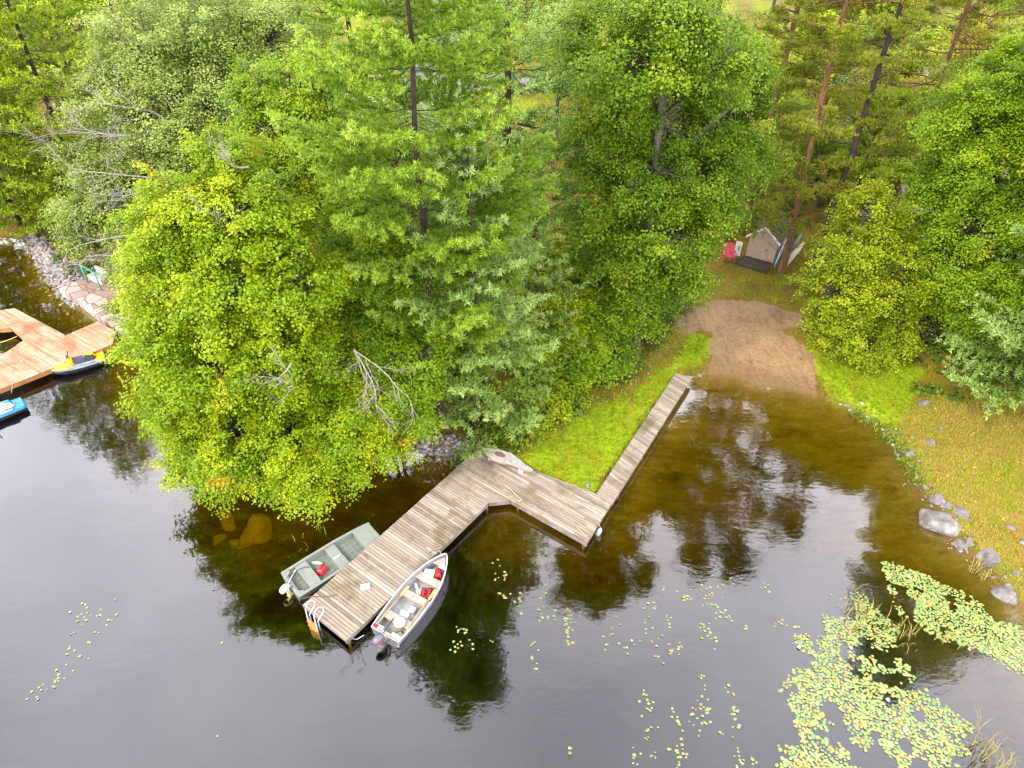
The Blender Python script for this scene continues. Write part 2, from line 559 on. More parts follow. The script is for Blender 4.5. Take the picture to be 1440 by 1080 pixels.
sd = bpy.data.lights.new('sun', 'SUN'); sd.energy = 1.5; sd.angle = R(12); sd.color = (1, .9, .74)
sun = bpy.data.objects.new('sun', sd); col.objects.link(sun)
dirv = Vector((math.sin(SUN_AZ) * math.cos(SUN_EL), math.cos(SUN_AZ) * math.cos(SUN_EL), math.sin(SUN_EL)))
sun.rotation_euler = (-dirv).to_track_quat('-Z', 'Y').to_euler()
sun.location = dirv * 80
vs = scene.view_settings
vs.view_transform = 'Standard'; vs.look = 'None'; vs.exposure = 1.27; vs.gamma = 1
scene.display_settings.display_device = 'sRGB'
cy = scene.cycles
cy.max_bounces = 7; cy.diffuse_bounces = 3; cy.glossy_bounces = 2; cy.transmission_bounces = 3; cy.transparent_max_bounces = 12; cy.volume_bounces = 0
cy.caustics_reflective = False; cy.caustics_refractive = False
cy.use_denoising = True
try: cy.denoiser = 'OPENIMAGEDENOISE'
except Exception: pass
cy.filter_width = 1.3
# ------------------------------------------------------------------ vegetation builders


def unit(a): return a / np.maximum(np.linalg.norm(a, axis=-1, keepdims=True), 1e-9)


def tubes(P, Rr, n=5):
    """P (B,K,3) polylines, Rr (B,K) radii -> verts, quads"""
    P = np.asarray(P, float); Rr = np.asarray(Rr, float)
    B, K, _ = P.shape
    d = np.empty_like(P)
    d[:, 1:-1] = P[:, 2:] - P[:, :-2]; d[:, 0] = P[:, 1] - P[:, 0]; d[:, -1] = P[:, -1] - P[:, -2]
    d = unit(d)
    ref = np.where(np.abs(d[..., 2:3]) > .9, np.array([1., 0, 0]), np.array([0, 0, 1.]))
    a = unit(np.cross(d, ref)); b = np.cross(a, d)
    w = np.linspace(0, 2 * PI, n, endpoint=False)
    V = P[:, :, None] + (a[:, :, None] * np.cos(w)[:, None] + b[:, :, None] * np.sin(w)[:, None]) * Rr[:, :, None, None]
    ii = (np.arange(B)[:, None, None] * K + np.arange(K - 1)[None, :, None]) * n
    k = np.arange(n)[None, None]; k2 = (k + 1) % n
    Q = np.stack([ii + k, ii + k2, ii + n + k2, ii + n + k], -1).reshape(-1, 4)
    return V.reshape(-1, 3), Q


class Tubes:
    def __init__(s): s.v, s.q, s.n = [], [], 0

    def add(s, P, Rr, n=5):
        v, q = tubes(P, Rr, n); s.v.append(v); s.q.append(q + s.n); s.n += len(v)

    def build(s, name, mat, parent):
        return np_mesh(name, np.concatenate(s.v), np.concatenate(s.q), mat, parent, smooth=True)


def leaves(C, Nrm, size, r, aspect=.8):
    """leaf shaped quads (folded kite) at C facing Nrm"""
    n = len(C)
    ref = r.normal(size=(n, 3))
    t = unit(np.cross(Nrm, ref)); b = np.cross(Nrm, t)
    s = (size * r.uniform(.5, 1.4, n))[:, None]
    w = s * aspect * .5
    fold = Nrm * s * r.uniform(.0, .28, n)[:, None]
    V = np.stack([C - t * s * .5, C + b * w + fold, C + t * s * .5, C - b * w + fold], 1)
    return V.reshape(-1, 3), np.arange(4 * n).reshape(n, 4)


def bend(a, b, sag, r, K=4):
    """(B,K,3) limbs from a to b, bowed"""
    s = np.linspace(0, 1, K)[None, :, None]
    P = a[:, None] * (1 - s) + b[:, None] * s
    L = np.linalg.norm(b - a, axis=1)[:, None, None]
    off = r.normal(size=(len(a), 1, 3)) * .09 * L
    off[..., 2:3] += sag * L
    return P + off * np.sin(s * PI)


def broadleaf(name, base, lobes, mat, label, cat='tree', group=None, bark='grey_bark', leaf=.17, n_leaf=150, cr=.75, dens=1.0, seed=1,
              trunk_r=.2, stems=1, droop=.35, flat=.6, bare=0, shell=.62, aspect=.8):
    """lobes: list of (x,y,z,rx,ry,rz) in world space; leaf clumps on them, limbs to them"""
    r = np.random.default_rng(seed)
    base = np.array(base, float)
    root = empty(name, base, 0, label, cat, group)
    LB = np.array(lobes, float); LB[:, :3] -= base
    cen, nor = [], []
    for i, (x, y, z, rx, ry, rz) in enumerate(LB):
        area = 4 * PI * ((rx * ry) ** 1.6 / 3 + (rx * rz) ** 1.6 / 3 + (ry * rz) ** 1.6 / 3) ** (1 / 1.6)
        n = max(4, int(dens * area / (cr * cr) * .8))
        d = unit(r.normal(size=(n, 3)))
        d = d[(d[:, 2] > -.55) | (r.uniform(size=n) < .35)]
        rad = np.clip(r.normal(.93, .17, len(d)), shell, 1.32)
        p = np.array([x, y, z]) + d * rad[:, None] * np.array([rx, ry, rz])
        # drop clumps well inside another lobe
        keep = np.ones(len(p), bool)
        for j, (X, Y, Zz, RX, RY, RZ) in enumerate(LB):
            if j != i:
                q = (((p - np.array([X, Y, Zz])) / np.array([RX, RY, RZ])) ** 2).sum(1)
                keep &= (q > .36) | (r.uniform(size=len(p)) < .12)
        keep &= p[:, 2] > .25
        keep &= wob(np.column_stack([p[:, 0] + .8 * p[:, 2], p[:, 1] + .6 * p[:, 2]]), 1.15) > -.52
        cen.append(p[keep]); nor.append(d[keep])
    cen = np.concatenate(cen); nor = np.concatenate(nor)
    # ---- leaves
    nC = len(cen)
    rc = cr * r.uniform(.6, 1.3, nC)
    cnt = np.maximum(12, (n_leaf * (rc / cr) ** 2 * r.uniform(.7, 1.2, nC)).astype(int))
    ci = np.repeat(np.arange(nC), cnt)
    # sprays: drawn out along the bough, flat, hanging at the tip
    hd = nor * [1, 1, .35] + r.normal(size=nor.shape) * .35; hd = unit(hd)
    tg = unit(np.cross(hd, [0, 0, 1.])); el = r.uniform(.95, 1.6, nC)
    g = np.clip(r.normal(size=(len(ci), 3)), -1.9, 1.9) * .52
    off = hd[ci] * (g[:, :1] * (el * rc)[ci][:, None]) + tg[ci] * (g[:, 1:2] * (rc / el ** .5)[ci][:, None])
    off[:, 2] += g[:, 2] * flat * .8 * rc[ci] - droop * np.where(g[:, 0] > 0, g[:, 0], 0) ** 2 * rc[ci] - .35 * droop * g[:, 1] ** 2 * rc[ci]
    C = cen[ci] + off
    d = g
    Nn = unit(hd[ci] * (g[:, :1] * .35) + nor[ci] * .35 + np.array([0, 0, .85]) + r.normal(size=C.shape) * .42)
    V, Q = leaves(C, Nn, leaf, r, aspect)
    hue = r.normal(.48, .19, nC)
    tint = np.clip(hue[ci] + r.normal(0, .11, len(ci)) + .12 * d[:, 2], 0, 1)
    # ---- wood
    tb = Tubes()
    top = LB[np.argmax(LB[:, 2])]
    stemtops = []
    for k in range(stems):
        a = np.array([[0, 0, -.3]]) + (r.normal(size=(1, 3)) * [.25, .25, 0] if stems > 1 else 0)
        tgt = top[:3] if k == 0 else LB[r.integers(len(LB))][:3]
        e = np.array([[tgt[0] * .85, tgt[1] * .85, max(tgt[2], 1) + .2 * top[5]]])
        K = 9
        s = np.linspace(0, 1, K)[None, :, None]
        P = a[:, None] * (1 - s) + e[:, None] * s
        xy = P[..., :2] * 1.0
        P[..., :2] = a[:, None, :2] + (xy - a[:, None, :2]) * s ** .7 + np.cumsum(r.normal(size=(1, K, 2)) * .06, 1)
        tb.add(P, np.linspace(trunk_r, trunk_r * .2, K)[None] * np.where(np.arange(K) == 0, 1.35, 1), 9)
        stemtops.append(P[0])
    st = np.concatenate(stemtops)
    # limbs to the lobes
    lim_a, lim_b = [], []
    for L in LB:
        q = st[(st[:, 2] < L[2] - .15 * L[5])]
        q = q if len(q) else st[:2]
        a = q[np.argmin(np.linalg.norm(q - L[:3] + [0, 0, .6 * L[5]], axis=1))]
        lim_a.append(a); lim_b.append(L[:3] - [0, 0, .15 * L[5]])
    lim_a = np.array(lim_a); lim_b = np.array(lim_b)
    PL = bend(lim_a, lim_b, .08, r, 5)
    tb.add(PL, np.linspace(trunk_r * .5, trunk_r * .16, 5)[None] * r.uniform(.7, 1.1, len(LB))[:, None], 6)
    # twigs to the clumps
    nodes = np.concatenate([PL[:, 2:].reshape(-1, 3), st[3:]])
    D = np.linalg.norm(nodes[None] - cen[:, None] + np.array([0, 0, .3]), axis=2)
    a = nodes[np.argmin(D, 1)]
    PT = bend(a, cen, .05, r, 4)
    tb.add(PT, np.linspace(.045, .012, 4)[None] * r.uniform(.6, 1.2, len(cen))[:, None], 4)
    tb.build('trunk', M[bark], root)
    np_mesh('crown', V, Q, M[mat], root, tint=tint)
    return root


def lobe_px(L, squash=.85, depth=1.0):
    """(px, py, Y, radius in px) -> world ellipsoids"""
    out = []
    for px, py, Y, rp in L:
        p = dp(px, py, Y); r = rp * mpp(px, py, Y)
        out.append((p.x, p.y, p.z, r, r * depth, r * squash))
    return out


def bare_branch(tb, p, d, L, r0, r, depth=3):
    """a leafless limb forking into twigs"""
    K = 6
    pts = [np.array(p, float)]; d = unit(np.array(d, float))
    for k in range(K - 1):
        d = unit(d + r.normal(size=3) * .16); pts.append(pts[-1] + d * L / (K - 1))
    tb.add(np.array([pts]), np.linspace(r0, r0 * .35, K)[None], 5)
    if depth > 0:
        for k in range(1, K):
            for q in range(1 if depth > 1 else 2):
                if r.uniform() < .85:
                    s = unit(np.cross(d, r.normal(size=3)))
                    bare_branch(tb, pts[k], unit(d * .8 + s * r.uniform(.4, .9)), L * r.uniform(.35, .6), r0 * .5, r, depth - 1)


def tufts(pos, dirs, blen, bw, K, r, spread=.85):
    """needle tufts: K thin blades fanning round dirs"""
    n = len(pos)
    pi = np.repeat(np.arange(n), K)
    d = unit(dirs[pi] + r.normal(size=(n * K, 3)) * spread)
    L = (blen * r.uniform(.7, 1.2, n * K))[:, None]
    w = unit(np.cross(d, np.array([0, 0, 1.]) + r.normal(size=(n * K, 3)) * .55)) * (bw * .5)
    p = pos[pi]
    V = np.stack([p - w * .5, p + d * L * .45 + w, p + d * L, p + d * L * .45 - w], 1)
    return V.reshape(-1, 3), np.arange(4 * n * K).reshape(-1, 4), pi


def conifer(name, base, h, mat, label, cat='pine tree', group=None, bark='dark_bark', seed=1, trunk_r=.25, z0=2.0, whorl=.62, per=5, L=4.0, prof=None,
            rise=.12, curl=.16, blen=.26, bw=.045, K=14, step=.24, tw=.5, inner=.3, lean=(0, 0), spread=.8, lateral=1.0, build=True, upn=.45, gap=0.0):
    r = np.random.default_rng(seed)
    base = np.array(base, float)
    root = empty(name, base, 0, label, cat, group)
    tb = Tubes()
    KT = 14
    s = np.linspace(0, 1, KT)
    wobx = np.cumsum(r.normal(size=(KT, 2)) * .035 * h / 20, 0)
    TP = np.column_stack([lean[0] * s + wobx[:, 0], lean[1] * s + wobx[:, 1], s * h - .2])
    tb.add(TP[None], (trunk_r * (1 - s * .93))[None] * np.where(np.arange(KT) == 0, 1.3, 1), 10)
    prof = prof or (lambda q: (1 - q) ** .75 * (.55 + .45 * min(1, q * 4)))
    PB, RB, PTW, RTW, TPos, TDir, TH = [], [], [], [], [], [], []
    TU = []
    z = z0; a0 = 0
    while z < h - .25:
        q = (z - z0) / (h - z0)
        a0 += .7
        m = per if h - z > 2 else max(3, per - 1)
        for k in range(m):
            if r.uniform() < gap: continue
            az = a0 + 2 * PI * k / m + r.normal() * .25
            l = L * prof(q) * r.uniform(.68, 1.18) + .12
            zz = z + r.uniform(-.3, .3) * whorl
            f = np.clip((zz + .2) / h, 0, 1)
            o = np.array([np.interp(f, s, TP[:, 0]), np.interp(f, s, TP[:, 1]), zz])
            dr = np.array([math.cos(az), math.sin(az), 0]); sd_ = np.array([-dr[1], dr[0], 0])
            ri = rise + .35 * q * q + r.normal() * .05
            cu = curl * r.uniform(.6, 1.4)
            sw = r.normal() * .12
            path = lambda u: o + dr * (l * u) + sd_ * (sw * l * u * u) + np.array([0, 0, 1.]) * (l * (ri * u + cu * u * u - .12 * np.sin(u * PI)))
            uu = np.linspace(0, 1, 5)
            PB.append([path(u) for u in uu]); RB.append(np.linspace(max(.014, trunk_r * .12 * (l / L) ** .5), .01, 5))
            hue = r.normal(.5, .13)
            u = inner
            side = 1
            nt_ = max(2, int(l * (1 - inner) / step))
            for u in np.linspace(inner, 1, nt_):
                p0 = path(u)
                side = -side
                tl = lateral * tw * l * (1.12 - u) ** .8 * (min(1, (u - inner) * 4 + .35)) * r.uniform(.6, 1.15)
                td = unit(dr * .8 + sd_ * side * r.uniform(.6, 1.1) + np.array([0, 0, .18 + r.normal() * .12]))
                if u > .97: td = unit(dr + np.array([0, 0, .5])); tl = .2
                if tl > .25: PTW.append([p0, p0 + td * tl * .5, p0 + td * tl + np.array([0, 0, .06 * tl])]); RTW.append([.014, .01, .006])
                g = np.arange(.12, tl + .12, step)
                for w in g:
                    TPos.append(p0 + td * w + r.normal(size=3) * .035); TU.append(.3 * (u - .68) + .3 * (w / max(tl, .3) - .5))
                    TDir.append(unit(td * .75 + np.array([0, 0, upn]) + r.normal(size=3) * .2)); TH.append(hue)
        z += whorl * r.uniform(.8, 1.2) * (1 - .35 * q)
    tb.add(np.array(PB), np.array(RB), 5)
    if PTW: tb.add(np.array(PTW), np.array(RTW), 3)
    tb.build('trunk', M[bark], root)
    V, Q, pi = tufts(np.array(TPos), np.array(TDir), blen, bw, K, r, spread)
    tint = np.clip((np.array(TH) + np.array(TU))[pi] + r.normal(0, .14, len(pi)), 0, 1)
    np_mesh('crown', V, Q, M[mat], root, tint=tint)
    return root


def clump_pine(name, base, h, mat, label, seed, trunk_r, lean, z0, n_br, L, group=None, bark='orange_bark', cat='pine tree', per=26, cl=(.45, .8), blen=.22, topfull=True, extra=()):
    """open pine: bare leaning trunk, separate needle clumps at the branch ends"""
    r = np.random.default_rng(seed)
    root = empty(name, base, 0, label, cat, group)
    tb = Tubes(); KT = 12; s = np.linspace(0, 1, KT)
    wx = np.cumsum(r.normal(size=(KT, 2)) * .07, 0)
    TP = np.column_stack([lean[0] * s + wx[:, 0], lean[1] * s + wx[:, 1], s * h - .2])
    tb.add(TP[None], (trunk_r * (1 - s * .8))[None] * np.where(np.arange(KT) == 0, 1.35, 1), 10)
    TPos, TDir, TH, PB, RB = [], [], [], [], []
    for k in range(n_br):
        q = r.uniform() if not topfull else r.uniform() ** .8
        z = z0 + (h - z0 - .3) * q; f = (z + .2) / h
        o = np.array([np.interp(f, s, TP[:, 0]), np.interp(f, s, TP[:, 1]), z])
        az = k * 2.4 + r.normal() * .4
        l = L * (1 - .6 * q) * r.uniform(.5, 1.15)
        dr = np.array([math.cos(az), math.sin(az), r.uniform(-.1, .3)])
        e = o + dr * l
        P = bend(o[None], e[None], -.06, r, 5)[0]
        PB.append(P); RB.append(np.linspace(.055, .015, 5))
        hue = r.normal(.5, .15)
        for m in range(r.integers(3, 6)):
            c = P[r.integers(2, 5)] + r.normal(size=3) * [.45, .45, .16] * max(.6, l / 3)
            PB.append(bend(P[2][None], c[None], .02, r, 5)[0]); RB.append(np.linspace(.025, .008, 5))
            n = int(per * r.uniform(.7, 1.2))
            d = unit(r.normal(size=(n, 3))); d[:, 2] = np.abs(d[:, 2]) * .8 - .15
            rr = r.uniform(*cl)
            for dd in d:
                TPos.append(c + dd * rr * r.uniform(.3, 1) * [1, 1, .5]); TDir.append(unit(dd + [0, 0, .6])); TH.append(hue)
    for e in extra:
        e = np.array(e) - np.array(base); z = max(1.2, e[2] + .3); f = (z + .2) / h
        o = np.array([np.interp(f, s, TP[:, 0]), np.interp(f, s, TP[:, 1]), z])
        P = bend(o[None], e[None], .05, r, 5)[0]; PB.append(P); RB.append(np.linspace(.045, .012, 5)); hue = r.normal(.45, .15)
        for m in range(4):
            c = P[r.integers(3, 5)] + r.normal(size=3) * [.4, .4, .12]
            d = unit(r.normal(size=(per, 3))); d[:, 2] = np.abs(d[:, 2]) * .8 - .15
            for dd in d:
                TPos.append(c + dd * .55 * r.uniform(.3, 1) * [1, 1, .5]); TDir.append(unit(dd + [0, 0, .6])); TH.append(hue)
    # dead snags low on the stem
    for k in range(7):
        z = r.uniform(.25, .8) * z0 + .5; f = (z + .2) / h
        o = np.array([np.interp(f, s, TP[:, 0]), np.interp(f, s, TP[:, 1]), z]); az = r.uniform(0, 6.28)
        e = o + np.array([math.cos(az), math.sin(az), r.uniform(-.35, .2)]) * r.uniform(.8, 2.2)
        PB.append(bend(o[None], e[None], .03, r, 5)[0]); RB.append(np.linspace(.03, .008, 5))
    tb.add(np.array(PB), np.array(RB), 5)
    tb.build('trunk', M[bark], root)
    V, Q, pi = tufts(np.array(TPos), np.array(TDir), blen, .05, 8, r, .8)
    np_mesh('crown', V, Q, M[mat], root, tint=np.clip(np.array(TH)[pi] + r.normal(0, .16, len(pi)), 0, 1))
    return root


def base_at(px, py): return tuple(ground(px, py))


# ------------------------------------------------------------------ the trees by the water
MAPLE_Z = ([200, 340, 480, 560, 620, 690], [14.5, 12, 8.5, 5.5, 3.2, 1.9])
LOWER = [(-12.5, 22.5, 2.6, 2.6, 2.0, 1.6), (-9.5, 22.3, 2.4, 2.4, 1.8, 1.5), (-14.4, 23.6, 3.9, 1.5, 1.5, 1.2), (-11.5, 25, 5, 3, 2.5, 2.2), (-8, 24, 3, 2, 2, 1.6), (-13.5, 25.5, 7.5, 2.6, 2.5, 2.2), (-7.2, 24.2, 5.2, 1.8, 1.8, 1.6)]


def lobe_pz(L, lower, squash):
    out = []
    for px, py, rp in L:
        u, v = uv(px, py); z = float(np.interp(py, *MAPLE_Z)); t = (H - z) / (SP - CP * v)
        r = rp * t / F
        out.append((u * t, t * (CP + SP * v), z, r, r, r * squash))
    return out + lower


maple = broadleaf('maple_tree', base_at(415, 640), lobe_pz([
    (310, 225, 45), (265, 300, 70), (350, 310, 75), (252, 395, 64), (330, 400, 85), (420, 400, 55), (238, 480, 54), (310, 500, 80),
    (400, 500, 70), (258, 560, 52), (330, 600, 66), (410, 610, 60), (440, 660, 46), (375, 655, 40), (490, 585, 52), (540, 618, 36), (480, 640, 40), (300, 640, 34), (228, 566, 24)], LOWER, .8),
    'maple_leaf', 'big yellow-green maple leaning out over the lake beside the grey dock', seed=11, trunk_r=.24, stems=3, leaf=.108, n_leaf=235, cr=.52, flat=.5, dens=1.0)

maple_b = broadleaf('maple_tree', base_at(446, 440), lobe_px([
    (425, 120, 32, 48), (385, 190, 32, 55), (455, 200, 31.5, 60), (415, 270, 31, 55), (480, 290, 30.5, 60), (390, 330, 31, 40), (500, 220, 31, 50), (370, 130, 33, 40)], .85),
    'green_leaf', 'bright green maple with thin bare stems, behind the yellow-green maple', seed=12, trunk_r=.15, stems=4, leaf=.108, n_leaf=210, cr=.52)

maple_c = broadleaf('maple_tree', base_at(548, 590), lobe_px([
    (520, 330, 28.4, 58), (560, 385, 27.2, 55), (500, 410, 27.4, 52), (480, 470, 26.2, 52), (550, 460, 25.6, 58), (590, 500, 24.6, 45), (520, 530, 24.4, 55), (470, 540, 24.8, 45),
    (570, 560, 23.4, 45), (578, 578, 23, 30)], .85),
    'green_leaf', 'rich green young maple between the yellow-green maple and the white pines', seed=13, trunk_r=.17, stems=3, leaf=.102, n_leaf=220, cr=.5)
# the dead limb that hangs out of it
rr = np.random.default_rng(5)
tb = Tubes(); b0 = np.array(dp(497, 492, 22.8)) - np.array(maple_c.location)
for k in range(3):
    tb = Tubes()
    tgt = np.array(dp([530, 548, 575][k], [590, 580, 585][k], 21.4)) - np.array(maple_c.location)
    bare_branch(tb, b0, tgt - b0 + rr.normal(size=3) * .1, np.linalg.norm(tgt - b0) * .85, .038, rr, 2)
    tb.build('dead_branch', M['dead_wood'], maple_c)
# bare twigs showing in the big maple
rr = np.random.default_rng(6)
for px, py, Y, ex, ey in [(410, 510, 20.6, 345, 560), (350, 235, 24.4, 285, 245), (330, 350, 23.4, 300, 300), (405, 545, 20.2, 450, 525)]:
    tb = Tubes()
    a = np.array(dp(px, py, Y)) - np.array(maple.location); e = np.array(dp(ex, ey, Y - 1.0)) - np.array(maple.location)
    bare_branch(tb, a, e - a, np.linalg.norm(e - a), .035, rr, 2)
    tb.build('dead_branch', M['dead_wood'], maple)

pine_a = conifer('white_pine', base_at(623, 596), 29, 'pine_needle', 'tallest white pine, its dark trunk showing between tiers above the dock', group=None, seed=21, trunk_r=.19, z0=4.0, whorl=2.0, per=9, L=5.4,
                 prof=lambda q: (1 - q) ** .5 * (.5 + .5 * min(1, q * 3)), K=24, bw=.042, blen=.21, step=.16, inner=.22, spread=1.05, tw=.62, rise=.02, curl=.2, gap=.06)
p4 = ground(672, 600)
pine_b = conifer('white_pine', p4, 15.5, 'blue_needle', 'shorter bluish white pine with drooping tiers at the back of the grey dock', seed=22, trunk_r=.22, z0=1.2, whorl=1.15, per=6, L=4.0,
                 prof=lambda q: (1 - q) ** .6 * (.8 + .2 * min(1, q * 4)), K=18, bw=.037, blen=.24, step=.19, inner=.3, tw=.62, rise=-.06, curl=.14, gap=.05)
pine_c = conifer('white_pine', base_at(712, 400), 29, 'blue_needle', 'tall pale bluish white pine standing between the tallest pine and the dark green maple', seed=23, trunk_r=.28, z0=3.5, whorl=1.6, per=7, L=5.8,
                 prof=lambda q: (1 - q) ** .5 * (.75 + .25 * min(1, q * 4)), K=9, bw=.085, step=.26, inner=.3, tw=.62, rise=.02, curl=.2, gap=.08)
pine_d = conifer('white_pine', base_at(752, 520), 8.5, 'blue_needle', 'low white pine with pale plumes reaching over the shrubs at the lawn edge', seed=24, trunk_r=.12, z0=1.6, whorl=.8, per=5, L=2.7,
                 prof=lambda q: (1 - q) ** .6 * (.8 + .2 * min(1, q * 4)), K=18, bw=.037, blen=.24, step=.19, inner=.3, tw=.62, rise=-.02, curl=.14, gap=.08)

dark_maple = broadleaf('maple_tree', base_at(888, 492), lobe_px([
    (945, 30, 29.5, 62), (895, 85, 29.5, 66), (1000, 90, 30, 62), (935, 55, 35, 62), (880, 95, 35, 66), (1005, 95, 35.5, 66), (925, 150, 33, 80), (1015, 180, 34.5, 62), (850, 190, 34.5, 58), (905, 240, 32, 72), (985, 265, 32.5, 66),
    (850, 290, 32.6, 55), (930, 325, 31.2, 66), (968, 325, 32.2, 34), (870, 350, 31.8, 46), (945, 385, 31.2, 42), (840, 60, 37, 48), (1045, 120, 37, 40), (960, 5, 37, 50), (1035, 225, 35, 45), (900, 395, 31.4, 36), (880, 10, 37, 50)], .85),
    'deep_leaf', 'large deep green maple with a dense rounded crown, left of the garden shed', seed=14, trunk_r=.34, leaf=.118, n_leaf=240, cr=.62, flat=.6, droop=.35)

oak = broadleaf('oak_tree', base_at(225, 378), lobe_px([
    (215, 75, 46, 75), (300, 55, 47, 75), (375, 50, 47, 60), (160, 140, 44, 52), (245, 160, 43.5, 80), (330, 140, 44, 68), (165, 225, 42.5, 50), (120, 225, 42.5, 34), (225, 260, 41.5, 62),
    (145, 300, 41, 48), (200, 335, 39.6, 44), (110, 290, 41.5, 34), (180, 360, 39, 30), (290, 220, 43, 45), (110, 345, 40.4, 24)], .8),
    'oak_leaf', 'grey-green oak with bare dead limbs, above the flagstone landing', 'tree', seed=15, trunk_r=.36, leaf=.14, n_leaf=205, cr=.78)
rr = np.random.default_rng(8)
for px, py, Y, ex, ey in [(225, 185, 41, 105, 158), (235, 170, 41, 130, 120), (215, 250, 39.4, 110, 268), (240, 245, 39.5, 180, 290), (190, 330, 37.5, 90, 330), (200, 345, 37.4, 110, 362), (215, 200, 40.4, 120, 180)]:
    a = np.array(dp(px, py, Y)) - np.array(oak.location); tb = Tubes(); e = np.array(dp(ex, ey, Y - .6)) - np.array(oak.location)
    bare_branch(tb, a, e - a, np.linalg.norm(e - a), .055, rr, 3)
    tb.build('dead_branch', M['dead_wood'], oak)

left_pine = conifer('white_pine', base_at(132, 312), 26, 'yellow_needle', 'yellow-green white pine rising behind the gravel shore at the upper left', seed=25, trunk_r=.2, z0=2.2, whorl=1.1, per=7, L=5.6,
                    prof=lambda q: (1 - q) ** .6 * (.8 + .2 * min(1, q * 4)), K=9, bw=.085, step=.26, inner=.25, tw=.62, rise=0, curl=.15)
mid_left_pine = conifer('white_pine', base_at(30, 318), 25, 'yellow_needle', 'yellow-green white pine at the left edge, hanging its boughs low over the water', seed=28, trunk_r=.2, z0=1.2, whorl=1.0, per=7, L=5.4,
                        prof=lambda q: (1 - q) ** .5 * (.85 + .15 * min(1, q * 4)), K=9, bw=.085, step=.26, inner=.22, tw=.62, rise=-.05, curl=.12)
far_left_pine = conifer('white_pine', base_at(-75, 270), 25, 'yellow_needle', 'yellow-green pine cut by the left edge, behind the overhanging one', seed=26, trunk_r=.3, z0=3, whorl=1.1, per=6, L=5.6,
                        prof=lambda q: (1 - q) ** .6 * (.8 + .2 * min(1, q * 4)), K=7, bw=.1, step=.3, inner=.25, tw=.62, rise=0, curl=.15)

birch = broadleaf('birch_tree', base_at(1222, 492), lobe_px([
    (1225, 300, 34, 40), (1200, 350, 33.6, 46), (1250, 350, 34.4, 44), (1180, 410, 33, 44), (1235, 410, 33, 55), (1190, 460, 32.2, 44), (1245, 462, 32.4, 42), (1215, 478, 31.6, 36), (1160, 455, 32.6, 24), (1270, 410, 34, 26)], .85),
    'olive_leaf', 'olive-yellow small-leaved tree standing on the bank right of the sandy beach', seed=16, trunk_r=.14, stems=3, leaf=.115, n_leaf=140, cr=.5, droop=.4)
right_maple = broadleaf('maple_tree', base_at(1432, 480), lobe_px([
    (1420, 120, 37, 60), (1360, 170, 36.5, 60), (1460, 190, 36, 80), (1385, 240, 35, 62), (1325, 265, 36, 40), (1440, 290, 34, 70), (1370, 320, 33.6, 60), (1330, 370, 33.2, 44), (1400, 380, 32.6, 62), (1370, 430, 32, 45),
    (1460, 400, 32.6, 60), (1345, 425, 32.4, 30), (1430, 450, 31.6, 48), (1300, 250, 37, 30), (1480, 90, 38, 70), (1510, 300, 34, 80)], .85) + [(31, 33, 17, 4, 4, 3.5), (28.5, 31, 12.5, 3.5, 3.5, 3), (34, 31, 11, 4, 4, 4)],
    'green_leaf', 'bright green maple filling the right edge above the grassy bank', seed=17, trunk_r=.3, leaf=.112, n_leaf=230, cr=.58, droop=.35)
right_pine = conifer('white_pine', base_at(1492, 545), 31, 'blue_needle', 'tall white pine at the right edge, its lowest boughs under the bright green maple', seed=27, trunk_r=.32, z0=1.2, whorl=1.15, per=7, L=6.4,
                     prof=lambda q: (1 - q) ** .5, K=11, step=.22, bw=.07, inner=.25, tw=.6, rise=-.05, curl=.1)

# shrubs and small trees along the lawn edge, left to right
thicket = [
    ('shrub', (752, 560), [(745, 510, 28.6, 44), (720, 560, 27.4, 40), (760, 570, 27.2, 38), (735, 600, 26.2, 22)], 'blue_needle', None),
    ('shrub', (800, 530), [(770, 430, 31, 44), (792, 475, 30.5, 44), (760, 490, 29.6, 40), (785, 530, 29, 34), (752, 560, 28, 30)], 'olive_leaf', 'olive shrub with reddish leaf tips at the lawn edge beside the low white pine'),
    ('shrub', (855, 490), [(840, 400, 33, 44), (872, 440, 32.4, 42), (838, 450, 31.4, 44), (846, 500, 30.4, 36), (815, 515, 29.8, 34)], 'green_leaf', 'leafy green shrub between the olive shrub and the dark spruces'),
    ('shrub', (815, 540), [(818, 500, 29.4, 36), (792, 538, 28.4, 34), (836, 468, 31, 36), (770, 510, 29, 30)], 'green_leaf', 'bright leafy shrub bulging over the lawn edge opposite the narrow walkway'),
    ('shrub', (758, 590), [(764, 566, 27.2, 34), (746, 590, 26.4, 26), (784, 560, 27.8, 26)], 'olive_leaf', 'low yellowish shrub at the lawn edge nearest the driftwood bench'),
    ('shrub', (880, 465), [(882, 430, 33, 36), (900, 455, 33, 26), (865, 468, 32, 30)], 'green_leaf', 'rounded bright shrub at the top of the lawn edge beneath the deep green maple'),
    ('shrub', (790, 400), [(810, 360, 35, 44), (770, 380, 34, 40), (840, 370, 35, 36)], 'olive_leaf', 'olive shrub crowning the thicket below the dark green maple'),
]
for i, (nm, b, L, m, lab) in enumerate(thicket):
    if lab is None: continue
    broadleaf(nm, base_at(*b), lobe_px(L, .9), m, lab, 'shrub', seed=30 + i, trunk_r=.06, stems=4, leaf=.13, n_leaf=95, cr=.48, droop=.3)
